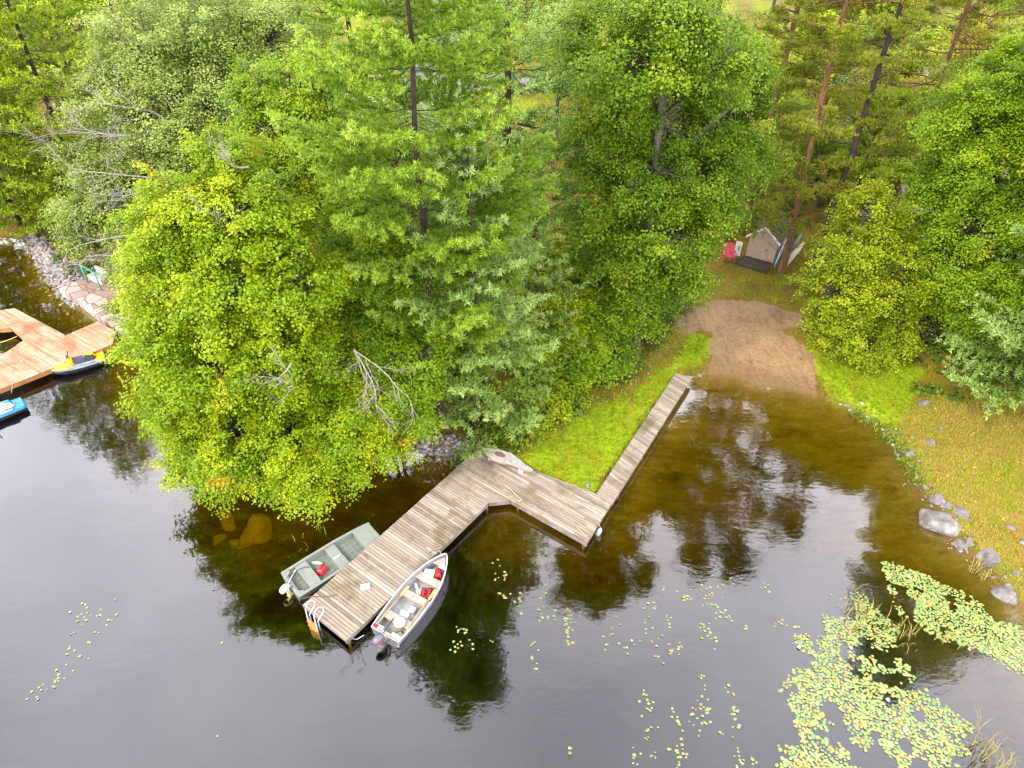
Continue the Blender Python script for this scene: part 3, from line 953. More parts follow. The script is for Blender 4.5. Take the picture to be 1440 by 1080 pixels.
for i, (px, py, h, Lb, lab) in enumerate([(905, 470, 4.6, 1.7, 'dark spruce at the foot of the deep green maple, nearest the sandy beach'),
                                          (868, 520, 2.6, 1.5, 'small dark spruce at the grass path between the leafy shrubs'),
                                          (935, 440, 3.6, 1.5, 'dark spruce tucked under the deep green maple near the red chair')]):
    conifer('spruce_tree', base_at(px, py), h, 'dark_needle', lab, 'spruce', 'dark spruces under the maple', seed=50 + i, trunk_r=.07, z0=.25, whorl=.3, per=7, L=Lb, prof=lambda q: (1 - q) ** .8, blen=.12, bw=.03, K=8, step=.13, inner=.15, tw=.4, rise=.0, curl=.05)
conifer('spruce_tree', base_at(800, 556), 2.2, 'pine_needle', 'small green spruce low on the lawn edge in front of the olive shrub', 'spruce', seed=54, trunk_r=.06, z0=.2, whorl=.28, per=7, L=1.4, prof=lambda q: (1 - q) ** .8, blen=.13, bw=.035, K=8, step=.14, inner=.15, tw=.4, rise=.0, curl=.05)
conifer('spruce_tree', base_at(722, 606), 3.2, 'pine_needle', 'small green spruce at the lawn corner behind the driftwood bench', 'spruce', seed=55, trunk_r=.07, z0=.25, whorl=.3, per=7, L=1.7, prof=lambda q: (1 - q) ** .7, blen=.14, bw=.035, K=8, step=.14, inner=.15, tw=.4, rise=.0, curl=.05)
conifer('spruce_tree', base_at(1296, 420), 6.5, 'dark_needle', 'dark thin spruce in the shade between the olive tree and right maple', 'spruce', seed=56, trunk_r=.09, z0=.5, whorl=.42, per=6, L=2.0, prof=lambda q: (1 - q) ** .8, blen=.14, bw=.035, K=7, step=.18, inner=.2, tw=.4, rise=.0, curl=.05)

# pines round the shed
def leaning(b, top, Ytop=None):
    """lean so that the stem passes a second pixel"""
    B = ground(*b); T = dp(top[0], top[1], B.y + (Ytop or 0)); s = 1 / max(T.z - B.z, 1)
    return B, (T.x - B.x) * s, (T.y - B.y) * s

EXTRA = {0: [tuple(dp(*q)) for q in ((1075, 300, 38.8), (1092, 286, 38.8), (1122, 272, 39), (1100, 256, 39.2), (1068, 315, 38.8))],
         3: [tuple(dp(*q)) for q in ((1048, 304, 39.6), (1060, 322, 39.2), (1045, 276, 40), (1066, 266, 39.8), (1040, 320, 39.8))]}
for i, (b, tp, h, z0, nb, Lb, tr_, bark, mat, lab) in enumerate([
    ((1100, 382), (1190, 6), 31, 3.6, 96, 3.8, .2, 'orange_bark', 'scots_needle', 'orange-barked pine right beside the garden shed'),
    ((1136, 393), (1270, 6), 31, 8.0, 60, 3.0, .2, 'dark_bark', 'scots_needle', 'dark-barked pine with bare snags, second stem right of the shed'),
    ((1243, 318), (1368, 0), 32, 7.0, 96, 4.4, .2, 'orange_bark', 'scots_needle', 'orange-barked pine standing behind the olive-yellow tree'),
    ((1046, 330), (1122, 0), 30, 3.4, 90, 3.6, .24, 'orange_bark', 'scots_needle', 'orange-brown pine half hidden behind the deep green maple'),
    ((1172, 352), (1262, 130), 11, 3.5, 26, 2.4, .12, 'dark_bark', 'olive_needle', 'short thin pine with pale tufts between the two dark stems'),
]):
    if mat == 'olive_needle': mat = 'yellow_needle'
    B, lx, ly = leaning(b, tp)
    clump_pine('red_pine', B, h, mat, lab, 60 + i, tr_, (lx * h, ly * h), z0, nb, Lb, 'tall pines round the shed', bark, extra=EXTRA.get(i, ()))

# ---- woods behind
bgp = []
def bg(kind, px, py, h, *a, **k): bgp.append((kind, px, py, h, a, k))
woods = [('maple', 330, 175, 13), ('pine', 520, 260, 24), ('maple', 560, 330, 9), ('maple', 780, 220, 11), ('pine', 800, 130, 22), ('maple', 640, 300, 8), ('pine', 440, 130, 25), ('maple', 130, 210, 14), ('maple', 40, 150, 15),
         ('olive', 1050, 250, 9), ('maple', 1150, 290, 6), ('olive', 1190, 300, 5.5), ('yellow', 1330, 235, 8), ('yellow', 1275, 225, 7.5), ('olive', 1120, 170, 10), ('maple', 1430, 110, 14), ('yellow', 1100, 215, 7), ('maple', 1230, 280, 7), ('olive', 1390, 215, 9),
         ('maple', 1100, 290, 7), ('fall', 770, 60, 9), ('olive', 700, 330, 6), ('maple', 1320, 310, 6), ('maple', 1290, 55, 9), ('yellow', 1180, 60, 9), ('maple', 1080, 40, 12), ('pine', 650, 60, 22), ('olive', 290, 330, 7), ('maple', 330, 400, 7), ('yellow', 1210, 200, 7), ('olive', 1260, 180, 8), ('maple', 380, 470, 6), ('maple', 1160, 150, 8), ('yellow', 1350, 140, 8), ('olive', 1240, 70, 10), ('maple', 1340, 60, 12), ('maple', 860, 40, 14), ('olive', 560, 40, 12), ('pine', 250, 90, 24), ('maple', 700, 150, 10), ('maple', 190, 130, 15), ('maple', 20, 60, 14), ('olive', 120, 30, 13), ('yellow', 760, 12, 11), ('maple', 1010, 20, 13), ('maple', 1150, 25, 12), ('yellow', 1225, 20, 10), ('maple', 1400, 20, 13), ('olive', 1310, 22, 10), ('maple', 480, 20, 13)]
LBL = {'maple': 'green woods tree', 'pine': 'tall woods pine', 'olive': 'olive-green woods tree', 'yellow': 'yellowing woods tree', 'fall': 'rust-brown dead woods tree'}
WHERE = ['behind the grey-green oak, toward the top', 'behind the tallest white pine, left of its trunk', 'low behind the rich green maple', 'between the bluish pine and the deep green maple', 'behind the deep green maple at the top, left of it',
         'low beside the trunk of the tallest white pine', 'at the top edge, above the thin-stemmed maple', 'behind the oak on its left side', 'near the upper left corner, behind the yellow-green pines',
         'behind the orange-brown pine and the shed', 'just behind the shed, right of its roof', 'behind the dark-barked pine stem', 'behind the olive-yellow tree, in front of the road', 'between the dark-barked and orange-barked stems, below the road',
         'left of the road beyond the shed', 'at the upper right corner', 'left behind the shed, below the road', 'directly behind the olive-yellow bank tree', 'at the right, behind the right maple crown',
         'just behind the shed roof, left side', 'at the top edge between bluish pine and deep green maple', 'low behind the shorter bluish pine', 'between the olive-yellow tree and right maple', 'across the road near the upper right corner',
         'across the road behind the pines', 'at the top edge right of the deep green maple', 'at the top edge behind the bluish pine', 'low between the oak and the yellow-green maple', 'under the yellow-green maple on its left', 'just below the road, amid the pine stems', 'below the road, touching the dark stem', 'at the foot of the yellow-green maple', 'under the road, left of the dark-barked pine', 'just in front of the road at the right', 'across the road between the dark and orange stems', 'across the road at the far right', 'at the top edge, hidden behind the deep green maple', 'at the top edge left of the tallest pine', 'at the top behind the grey-green oak', 'behind the bluish white pine trunk', 'at the top left behind the oak crown', 'at the top left corner, behind the left pines', 'at the top edge above the oak, far back', 'at the top edge just left of the deep green maple', 'at the top edge, behind the right side of the deep green maple', 'far back at the top edge, behind the orange-brown pine', 'far back at the top edge, beside the dark pine stem', 'far back at the upper right corner', 'far back at the top edge, beside the right orange stem', 'far back at the top edge, left of the tallest pine']
protos = {}
for i, (k, px, py, h) in enumerate(woods):
    lab = LBL[k] + ' ' + WHERE[i]
    B = ground(px, py)
    r = np.random.default_rng(100 + i)
    if k in protos:
        o = copy_tree(protos[k][0])
        s = h / protos[k][1]
        o.location = B; o.scale = (s, s, s * r.uniform(.95, 1.05)); o.rotation_euler.z = r.uniform(0, 6.28); o['label'] = lab
        continue
    if k == 'pine':
        o = conifer('white_pine', B, h, 'pine_needle', lab, 'pine tree', 'trees of the woods behind', seed=70 + i, trunk_r=.28, z0=2.5, whorl=1.15, per=6, L=5.0, prof=lambda q: (1 - q) ** .5 * (.75 + .25 * min(1, q * 4)), blen=.34, bw=.11, K=7, step=.32, inner=.25, tw=.62, rise=0, curl=.18)
    else:
        lob = []
        for j in range(9):
            a = r.uniform(0, 6.28); q = r.uniform(.3, .92); ra = h * .24 * math.sin(min(1, (1.1 - q) * 1.6) * 1.5)
            s = h * r.uniform(.14, .2)
            lob.append((B.x + math.cos(a) * ra, B.y + math.sin(a) * ra, B.z + h * q - s * .3, s, s, s * .85))
        m = {'maple': 'green_leaf', 'olive': 'olive_leaf', 'yellow': 'yellow_leaf', 'fall': 'fall_leaf'}[k]
        o = broadleaf('woodland_tree', B, lob, m, lab, 'tree', 'trees of the woods behind', seed=70 + i, trunk_r=.02 * h, leaf=.2 if h > 8 else .15, n_leaf=70, cr=.08 * h if h > 8 else .6, stems=1 if h > 8 else 3)
    protos[k] = (o, h)
# ------------------------------------------------------------------ materials of made things
def deck_mat(name, c0, c1, c2, moss, mossamt, tintamt=.36):
    t = NT(name)
    a = t.attr('tint').outputs['Fac']
    v = t.coord('Object', (1.3, 22, 3))
    n = t.noise(1.5, v, 6, .7); n2 = t.noise(.55, t.coord(), 5, .65, .5); n3 = t.noise(2.8, t.coord(), 5, .7)
    f = t.math('ADD', t.math('MULTIPLY', a, tintamt), t.math('MULTIPLY', n, 1 - tintamt))
    c = t.ramp(f, [(.2, c0), (.5, c1), (.8, c2)])
    c = t.mix(t.math('MULTIPLY', t.smooth(n2, .48, .68), mossamt), c, moss)
    c = t.mix(t.math('MULTIPLY', t.smooth(n3, .58, .74), .6), c, tuple(x * .35 for x in c0[:3]) + (1,))
    t.bsdf(c, .85, 0, t.bump(n, .5, .01), .25)
    M[name] = t.m


deck_mat('weathered_wood', (.09, .07, .055, 1), (.245, .2, .155, 1), (.43, .38, .32, 1), (.105, .085, .035, 1), .75)
deck_mat('cedar_wood', (.28, .13, .07, 1), (.42, .25, .155, 1), (.56, .4, .29, 1), (.19, .09, .04, 1), .7)
simple('fascia_wood', (.2, .165, .15), .85, var=.45, nscale=3)
simple('cedar_fascia', (.4, .18, .055), .8, var=.3, nscale=3)
simple('jon_green', (.14, .16, .135), .45, var=.15, nscale=3, dirt=(.15, .17, .13, 1))
simple('jon_light', (.19, .21, .18), .5, var=.12, nscale=4, dirt=(.2, .21, .18, 1))
simple('aluminium', (.36, .37, .39), .42, .55, var=.18, nscale=5, dirt=(.33, .32, .32, 1))
simple('boat_white', (.37, .37, .38), .4, var=.1, nscale=5, dirt=(.42, .41, .38, 1))
simple('grey_floor', (.3, .295, .29), .7, var=.25, nscale=6, dirt=(.22, .2, .18, 1))
simple('bench_wood', (.36, .3, .25), .8, var=.3, nscale=5)
simple('oar_wood', (.6, .34, .12), .5, var=.25, nscale=8)
simple('white_plastic', (.45, .45, .45), .4, var=.08)
simple('cream_plastic', (.66, .58, .38), .45, var=.2)
simple('red_plastic', (.62, .022, .03), .35, var=.2)
simple('black_rubber', (.02, .02, .022), .5, var=.3)
simple('grey_cowl', (.10, .115, .14), .3, var=.2)
simple('yellow_paint', (.78, .56, .02), .28, var=.1)
simple('blue_paint', (.015, .2, .52), .25, var=.12)
simple('pwc_dark', (.045, .05, .065), .4, var=.25)
simple('pwc_grey', (.22, .25, .29), .4, var=.2)
simple('green_metal', (.07, .33, .24), .45, var=.2)
simple('steel', (.6, .6, .62), .35, .6, var=.15)
simple('rope', (.4, .34, .24), .9, var=.3, nscale=30)
simple('yellow_rope', (.6, .6, .05), .8, var=.2)
simple('navy_cloth', (.02, .06, .14), .9, var=.4)
simple('shed_wall', (.42, .3, .22), .85, var=.15, nscale=3, dirt=(.3, .22, .15, 1))
simple('shed_trim', (.7, .66, .56), .7, var=.12)
simple('mossy_roof', (.09, .075, .035), .95, var=.5, nscale=4)
simple('dark_deck', (.06, .05, .032), .9, var=.5, nscale=4)
simple('canoe_cream', (.55, .53, .4), .45, var=.12, nscale=3)
simple('board_white', (.7, .72, .74), .3, var=.08)
simple('board_blue', (.02, .22, .5), .3, var=.15)
simple('kayak_green', (.22, .25, .16), .5, var=.3)
simple('chair_red', (.62, .045, .09), .5, var=.18)
simple('house_wall', (.55, .38, .3), .85, var=.15, nscale=1)
simple('grey_wall', (.55, .54, .55), .8, var=.12, nscale=1)
simple('roof_grey', (.25, .22, .22), .9, var=.3, nscale=2)
simple('window_glass', (.03, .04, .05), .08, var=.3)
simple('granite', (.19, .175, .165), .85, var=.7, nscale=2.2, bump=.8, dirt=(.085, .075, .065, 1))
simple('dark_stone', (.12, .1, .085), .85, var=.5, nscale=4, bump=.5)
simple('underwater_stone', (.33, .24, .09), .95, var=.4, nscale=1.5, dirt=(.16, .11, .04, 1))
simple('bark_edge', (.26, .16, .09), .9, var=.4, nscale=8)
simple('slab_wood', (.31, .285, .265), .85, var=.3, nscale=4, dirt=(.22, .17, .14, 1))
simple('hollow_wood', (.13, .08, .055), .9, var=.5, nscale=9)
simple('grey_block', (.38, .36, .33), .9, var=.25, nscale=3)
simple('asphalt', (.2, .19, .195), .95, var=.2, nscale=1.2)
# life vest cloth: red with dark bands
t = NT('plaid')
w1 = t.n('ShaderNodeTexWave', Scale=2.6); t.link(t.coord(), w1.inputs['Vector'])
w2 = t.n('ShaderNodeTexWave', Scale=2.6, bands_direction='Y'); t.link(t.coord(), w2.inputs['Vector'])
mm = t.math('MAXIMUM', t.math('GREATER_THAN', w1.outputs['Fac'], .8), t.math('GREATER_THAN', w2.outputs['Fac'], .8))
t.bsdf(t.mix(mm, (.6, .03, .045, 1), (.03, .01, .012, 1)), .9); M['plaid'] = t.m
# printed carton: white with pale bands
t = NT('carton'); n = t.noise(9, t.coord(), 2)
t.bsdf(t.ramp(n, [(.45, (.72, .71, .72, 1)), (.56, (.62, .6, .58, 1)), (.64, (.35, .36, .42, 1))]), .7); M['carton'] = t.m
# flagstones
t = NT('flagstone')
vo = t.n('ShaderNodeTexVoronoi', feature='DISTANCE_TO_EDGE', Scale=1.15); vc = t.n('ShaderNodeTexVoronoi', Scale=1.15)
p = t.pos((1, 1, .01)); nn = t.n('ShaderNodeTexNoise', Scale=1.3); t.link(p, nn.inputs['Vector'])
pw = t.mix(.18, p, nn.outputs['Color'], 'LINEAR_LIGHT')
t.link(pw, vo.inputs['Vector']); t.link(pw, vc.inputs['Vector'])
st = t.ramp(t.math('ADD', t.math('MULTIPLY', t.n('ShaderNodeSeparateColor', Color=vc.outputs['Color']).outputs[0], .6), t.math('MULTIPLY', t.noise(4, p, 5), .4)),
            [(.25, (.23, .155, .125, 1)), (.45, (.31, .25, .22, 1)), (.7, (.37, .33, .31, 1))])
gr = t.smooth(vo.outputs['Distance'], .02, .07)
t.bsdf(t.mix(gr, (.2, .12, .08, 1), st), .85, 0, t.bump(gr, .7, .03)); M['flagstone'] = t.m
# mixed gravel and cobbles
t = NT('pebbles'); a = t.attr('tint').outputs['Fac']
t.bsdf(t.ramp(a, [(0, (.06, .055, .055, 1)), (.3, (.16, .145, .145, 1)), (.65, (.26, .235, .225, 1)), (.82, (.25, .165, .12, 1)), (1, (.42, .4, .39, 1))]), .85); M['pebbles'] = t.m
# lily leaves
t = NT('lily_leaf'); a = t.attr('tint').outputs['Fac']
oi = t.n('ShaderNodeObjectInfo').outputs['Random']
a2 = t.math('FRACT', t.math('ADD', a, oi))
c = t.ramp(a2, [(0, (.13, .21, .06, 1)), (.4, (.185, .255, .075, 1)), (.8, (.25, .29, .095, 1)), (.87, (.32, .28, .05, 1)), (.95, (.36, .22, .045, 1)), (1, (.36, .18, .06, 1))])
t.bsdf(c, .35, 0, t.bump(t.noise(9, t.coord(), 3), .3, .01), .5); M['lily'] = t.m
leaf_mat('grass_blade', (.18, .27, .006, 1), (.28, .385, .008, 1), (.41, .45, .015, 1), (.46, .34, .06, 1), .86, trans=.5, bscale=.5, rough=.6)
leaf_mat('weed_blade', (.08, .14, .006, 1), (.14, .24, .01, 1), (.24, .3, .015, 1), (.34, .25, .06, 1), .9, trans=.3)
leaf_mat('dry_grass', (.22, .17, .05, 1), (.33, .27, .07, 1), (.4, .36, .1, 1), trans=.3)
leaf_mat('fallen_leaf', (.22, .09, .02, 1), (.36, .2, .04, 1), (.5, .4, .08, 1), trans=.15)
leaf_mat('fern', (.03, .06, .006, 1), (.07, .13, .01, 1), (.15, .2, .015, 1), (.28, .2, .02, 1), .9, trans=.3)


# ------------------------------------------------------------------ docks
def clip_line(poly, s):
    """crossings (sorted x) of polygon [(x,y)] with the line y = s"""
    xs_ = []
    n = len(poly)
    for i in range(n):
        a, b = poly[i], poly[(i + 1) % n]
        if (a[1] > s) != (b[1] > s):
            xs_.append(a[0] + (s - a[1]) / (b[1] - a[1]) * (b[0] - a[0]))
    return sorted(xs_)


def planks(poly, w, th, z, seed, maxlen=None, gap=.02, ov=.02, name='planking', mat=None, parent=None):
    """boards along local x filling a polygon"""
    r = random.Random(seed)
    mb = MB()
    y0, y1 = min(p[1] for p in poly), max(p[1] for p in poly)
    n = max(1, round((y1 - y0) / w)); w = (y1 - y0) / n
    for i in range(n):
        a, b = y0 + i * w + gap / 2, y0 + (i + 1) * w - gap / 2
        A, B = clip_line(poly, a + 1e-3), clip_line(poly, b - 1e-3)
        if len(A) != len(B): A = B = clip_line(poly, (a + b) / 2)
        for q in range(0, len(A) - 1, 2):
            cuts = [0.0]
            L = max(A[q + 1] - A[q], B[q + 1] - B[q])
            if maxlen:
                c = r.uniform(.4, 1) * maxlen
                while c < L - .4: cuts.append(c / L); c += maxlen * r.uniform(.8, 1.1)
            cuts.append(1.0)
            for f0, f1 in zip(cuts, cuts[1:]):
                e0 = r.uniform(-ov, ov) * .5; e1 = r.uniform(-ov, ov) * .5
                g0 = .006 if f0 > 0 else e0; g1 = -.006 if f1 < 1 else e1
                dz = r.uniform(-.004, .004); zz = z + dz
                P = [(A[q] + (A[q + 1] - A[q]) * f0 + g0, a), (A[q] + (A[q + 1] - A[q]) * f1 + g1, a), (B[q] + (B[q + 1] - B[q]) * f1 + g1, b), (B[q] + (B[q + 1] - B[q]) * f0 + g0, b)]
                mb.prism(P, zz - th, zz, min(1, max(0, r.gauss(.5, .22))))
    return mb.build(name, mat, parent)


def rim(poly, z0, z1, th, parent, mat, edges=None, name='fascia_board'):
    """boards standing under the edge of a deck"""
    mb = MB(); n = len(poly)
    cx = sum(p[0] for p in poly) / n; cy_ = sum(p[1] for p in poly) / n
    area = sum(poly[i][0] * poly[(i + 1) % n][1] - poly[(i + 1) % n][0] * poly[i][1] for i in range(n))
    for i in (edges if edges is not None else range(n)):
        a, b = Vector(poly[i]), Vector(poly[(i + 1) % n])
        d = (b - a).normalized(); nrm = Vector((-d.y, d.x)) * (1 if area > 0 else -1)
        a2, b2 = a + nrm * .03 + d * .004, b + nrm * .03 - d * .004
        mb.prism([a2, b2, b2 + nrm * th, a2 + nrm * th], z0, z1, .3 + .05 * i)
    return mb.build(name, mat, parent)


def frame_of(o, ax):
    """local frame at world point o with x along ax"""
    ang = math.atan2(ax.y, ax.x)
    return ang, (lambda p: ((p.x - o.x) * math.cos(ang) + (p.y - o.y) * math.sin(ang), -(p.x - o.x) * math.sin(ang) + (p.y - o.y) * math.cos(ang)))


DZ = .52
G = lambda a, b, z=DZ: gp(a, b, z)
# L-shaped grey dock
pl = [G(425, 851), G(487, 901), G(687, 707), G(718, 704), G(825, 764), G(860, 708), G(838, 694), G(672, 631)]
o0 = pl[0]; ang, loc = frame_of(o0, pl[1] - pl[0])
poly = [loc(p) for p in pl]
grey_dock = empty('dock', (o0.x, o0.y, 0), ang, 'weathered grey L-shaped wooden dock with both boats tied alongside', 'dock')
planks(poly, .14, .04, DZ, 3, 3.4, name='deck_planks', mat=M['weathered_wood'], parent=grey_dock)
rim(poly, DZ - .27, DZ - .045, .045, grey_dock, M['fascia_wood'])
pm = [(poly[0][0] + .25, poly[0][1] + .25), (poly[1][0] - .25, poly[1][1] + .25), (poly[2][0] - .2, poly[2][1] + .1), (poly[4][0] - .3, poly[4][1] + .3), (poly[3][0] + .2, poly[3][1] + .3)]
pm += [((poly[1][0] + poly[2][0]) / 2 - .2, (poly[1][1] + poly[2][1]) / 2), ((poly[0][0] + poly[7][0]) / 2 + .2, (poly[0][1] + poly[7][1]) / 2)]
for x, y in pm:
    MB().tube([(x, y, -2.2), (x, y, DZ - .05)], .07, 10).build('post', M['fascia_wood'], grey_dock)

# long narrow walkway
ql = [G(839, 694), G(860, 710), G(974, 530), G(950, 525)]
o1 = ql[0]; ang1, loc1 = frame_of(o1, ql[1] - ql[0])
poly1 = [loc1(p) for p in ql]
walk = empty('dock', (o1.x, o1.y, 0), ang1, 'long narrow grey plank walkway between the lawn and the sandy cove', 'dock')
planks(poly1, .14, .04, DZ + .006, 4, name='deck_planks', mat=M['weathered_wood'], parent=walk)
rim(poly1, DZ - .24, DZ - .04, .045, walk, M['fascia_wood'], [1, 2, 3])
for k in range(4):
    f = .1 + k * .27
    x = poly1[1][0] + (poly1[2][0] - poly1[1][0]) * f - .15; y = poly1[1][1] + (poly1[2][1] - poly1[1][1]) * f
    MB().tube([(x, y, -1.2), (x, y, DZ - .05)], .06, 10).build('post', M['fascia_wood'], walk)

# cedar dock at the left
CZ = .55
cl_ = [gp(163, 466, CZ), gp(158, 484, CZ), gp(-60, 571, CZ), gp(-110, 530, CZ), gp(0, 501, CZ), gp(34, 478, CZ), gp(15, 461, CZ), gp(-60, 467, CZ), gp(-80, 447, CZ), gp(23, 433, CZ), gp(91, 472, CZ), gp(137, 452, CZ)]
o2 = cl_[9]; ang2, loc2 = frame_of(o2, cl_[10] - cl_[9])
poly2 = [loc2(p) for p in cl_]
cedar = empty('dock', (o2.x, o2.y, 0), ang2, 'orange-brown cedar dock with an angular cut-out at the left edge', 'dock')
planks(poly2, .14, .04, CZ, 5, 3.0, name='deck_planks', mat=M['cedar_wood'], parent=cedar)
rim(poly2, CZ - .3, CZ - .045, .045, cedar, M['cedar_fascia'])
for x, y in [(poly2[10][0] - .2, poly2[10][1] - .3), (poly2[5][0] + .3, poly2[5][1]), (poly2[1][0] - 1, poly2[1][1] + .3)]:
    MB().tube([(x, y, -2.2), (x, y, CZ - .05)], .07, 10).build('post', M['cedar_fascia'], cedar)
cc = gp(16, 471, CZ) + Vector((.12, 0, 0))

# ------------------------------------------------------------------ boats
def outboard(parent, x, z, cowl, stripe, leg, s=1.0, tilt=0.0, yaw=0.0):
    """motor clamped to the transom at local x, pointing aft (-x)"""
    m = empty('outboard_motor', (x, 0, z)); m.parent = parent; m.rotation_euler = (0, tilt, yaw); m.scale = (s, s, s)
    c = MB()
    secs = []
    for xx, hw, z0, z1 in [(-.02, .1, .02, .2), (-.1, .15, .0, .3), (-.28, .17, -.02, .34), (-.44, .15, .0, .3), (-.52, .09, .05, .22)]:
        secs.append([Vector((xx, hw * math.cos(a) * (1.0 if math.sin(a) > 0 else 1.02), (z0 + z1) / 2 + (z1 - z0) / 2 * math.sin(a))) for a in np.linspace(0, 2 * PI, 14, endpoint=False)])
    c.loft(secs, close=True, cap0=True, cap1=True)
    c.build('cowl', cowl, m, smooth=True, subsurf=1)
    if stripe:
        st_ = MB()
        for sy in (-1, 1): st_.box((-.27, sy * .168, .1), (.36, .012, .045))
        st_.box((-.528, 0, .13), (.02, .15, .05))
        st_.build('stripe', stripe, m, bevel=.004)
    l = MB()
    l.box((-.2, 0, -.2), (.16, .11, .45)); l.box((-.22, 0, -.5), (.24, .16, .03)); l.box((-.2, 0, -.62), (.12, .05, .3)); l.tube([(-.42, 0, -.72), (-.02, 0, -.72)], [.05, .03], 10)
    for k in range(3):
        a = k * 2 * PI / 3; l.box((-.45, .08 * math.cos(a), -.72 + .08 * math.sin(a)), (.015, .07, .1), Matrix.Rotation(a, 3, 'X'))
    l.build('leg', leg, m, bevel=.015)
    b = MB(); b.box((-.01, 0, -.1), (.07, .2, .3)); b.tube([(.0, -.08, .02), (.08, -.08, .02)], .012); b.tube([(.0, .08, .02), (.08, .08, .02)], .012)
    b.build('clamp_bracket', M['steel'], m, bevel=.01)
    h = MB(); h.tube([(.0, .03, .12), (.25, .05, .2), (.5, .07, .26)], .02, 8); h.tube([(.5, .07, .26), (.64, .08, .29)], .028, 8)
    h.build('tiller', M['black_rubber'] if cowl is not M['white_plastic'] else M['steel'], m, smooth=True)
    return m


def place(o, a, b):
    """origin at ground point a, local +x toward b"""
    o.location = a; d = b - a; o.rotation_euler.z = math.atan2(d.y, d.x); return d.length


# open aluminium fishing boat
A = gp(541, 893, .48); B = gp(628, 779, .62); A.z = B.z = 0
fish = empty('rowing_boat', (0, 0, 0), 0, 'open white aluminium boat full of gear with a dark outboard, right of the grey dock', 'boat')
LB = place(fish, A, B)
ST = [(0, .64, .5, -.05), (.12, .69, .51, -.07), (.3, .73, .52, -.08), (.5, .73, .54, -.08), (.66, .65, .56, -.07), (.8, .49, .6, -.03), (.9, .31, .635, .06), (.96, .16, .655, .2), (1.0, .02, .67, .4)]
outer, inner = [], []
for f, b, zs, zb in ST:
    x = f * LB
    outer.append([Vector((x, y * b, z_)) for y, z_ in [(-1, zs), (-.94, zs - .18), (-.82, zb + .1), (-.4, zb + .01), (0, zb - .02), (.4, zb + .01), (.82, zb + .1), (.94, zs - .18), (1, zs)]])
    b2 = max(b - .035, .008); zf = max(zb + .05, .055)
    inner.append([Vector((min(x, LB - .05), y * b2, z_)) for y, z_ in [(-1, zs), (-.94, zs - .18), (-.82, max(zf, .07)), (-.4, zf), (0, zf - .005), (.4, zf), (.82, max(zf, .07)), (.94, zs - .18), (1, zs)]])
hb = MB(); hb.loft(outer); hb.loft(inner, flip=True)
hb.add(outer[0] + inner[0], [tuple(range(9)), tuple(range(17, 8, -1))] + [])
hb.build('hull', M['aluminium'], fish, smooth=False)
gm = MB()
for side in (0, 8):
    gm.tube([p + Vector((0, 0, .006)) for p in [Vector(s_[side]) * .5 + Vector(i_[side]) * .5 for s_, i_ in zip(outer, inner)]], .034, 8)
gm.build('gunwale', M['boat_white'], fish, smooth=True)
tm = MB(); tm.box((.035, 0, .31), (.05, 1.2, .44)); tm.box((.05, .0, .515), (.1, 1.28, .03)); tm.box((.12, .4, .5), (.26, .42, .025)); tm.box((.12, -.4, .5), (.26, .42, .025))
tm.build('transom', M['boat_white'], fish, bevel=.01)
tp_ = MB(); tp_.box((.06, 0, .44), (.13, .34, .2)); tp_.build('motor_pad', M['bench_wood'], fish, bevel=.01)
rl = MB(); rl.box((.13, .52, .53), (.14, .2, .035)); rl.build('reflector', M['red_plastic'], fish, bevel=.01)
for f, w, dpt in [(.2, 1.3, .34), (.47, 1.36, .3), (.7, 1.14, .34)]:
    bn = MB(); bn.box((f * LB, 0, .36), (dpt, w, .035)); bn.box((f * LB, 0, .2), (dpt * .7, w * .82, .28)); bn.build('bench', M['bench_wood'], fish, bevel=.008)
fd = MB(); fd.prism([(.86 * LB, -.3), (.97 * LB, -.04), (.97 * LB, .04), (.86 * LB, .3)], .5, .53); fd.build('bow_deck', M['bench_wood'], fish, bevel=.006)
rb = MB()
for k in range(7):
    x = LB * (.1 + .11 * k); bb = np.interp(x / LB, [s_[0] for s_ in ST], [s_[1] for s_ in ST])
    rb.box((x, 0, .075), (.03, bb * 1.5, .02))
rb.box((LB * .45, 0, .074), (LB * .75, .5, .014))
rb.build('floor', M['grey_floor'], fish)
outboard(fish, -.02, .5, M['grey_cowl'], M['red_plastic'], M['grey_cowl'], .95, R(-8), R(-12))


def fl(o, x, y, z):  # local point of a placed thing
    return o.matrix_basis @ Vector((x, y, z)) if False else Matrix.Translation(o.location) @ Matrix.Rotation(o.rotation_euler.z, 4, 'Z') @ Vector((x, y, z))


def item(name, parent_like, x, y, z, rz, label, cat, group=None):
    return empty(name, fl(parent_like, x, y, z), parent_like.rotation_euler.z + rz, label, cat, group)


for yy, rz, xx, side in ((.56, -.02, 1.15, 'along the side next to the grey dock'), (-.55, .03, 1.55, 'along the side away from the grey dock')):
    oo = item('oar', fish, xx, yy * .98, .42, rz, 'orange-brown wooden oar lying ' + side + ' in the white boat', 'oar', 'oars in the white boat')
    MB().tube([(-1.05, 0, 0), (.5, 0, .02)], .022, 8).build('shaft', M['oar_wood'], oo, smooth=True)
    bl = MB(); bl.loft([[Vector((x, s_ * w, h_)) for s_, h_ in ((-1, 0), (0, .012), (1, 0), (0, -.012))] for x, w in ((.46, .02), (.62, .06), (.95, .075), (1.06, .05))], close=True, cap0=True, cap1=True); bl.build('blade', M['oar_wood'], oo)


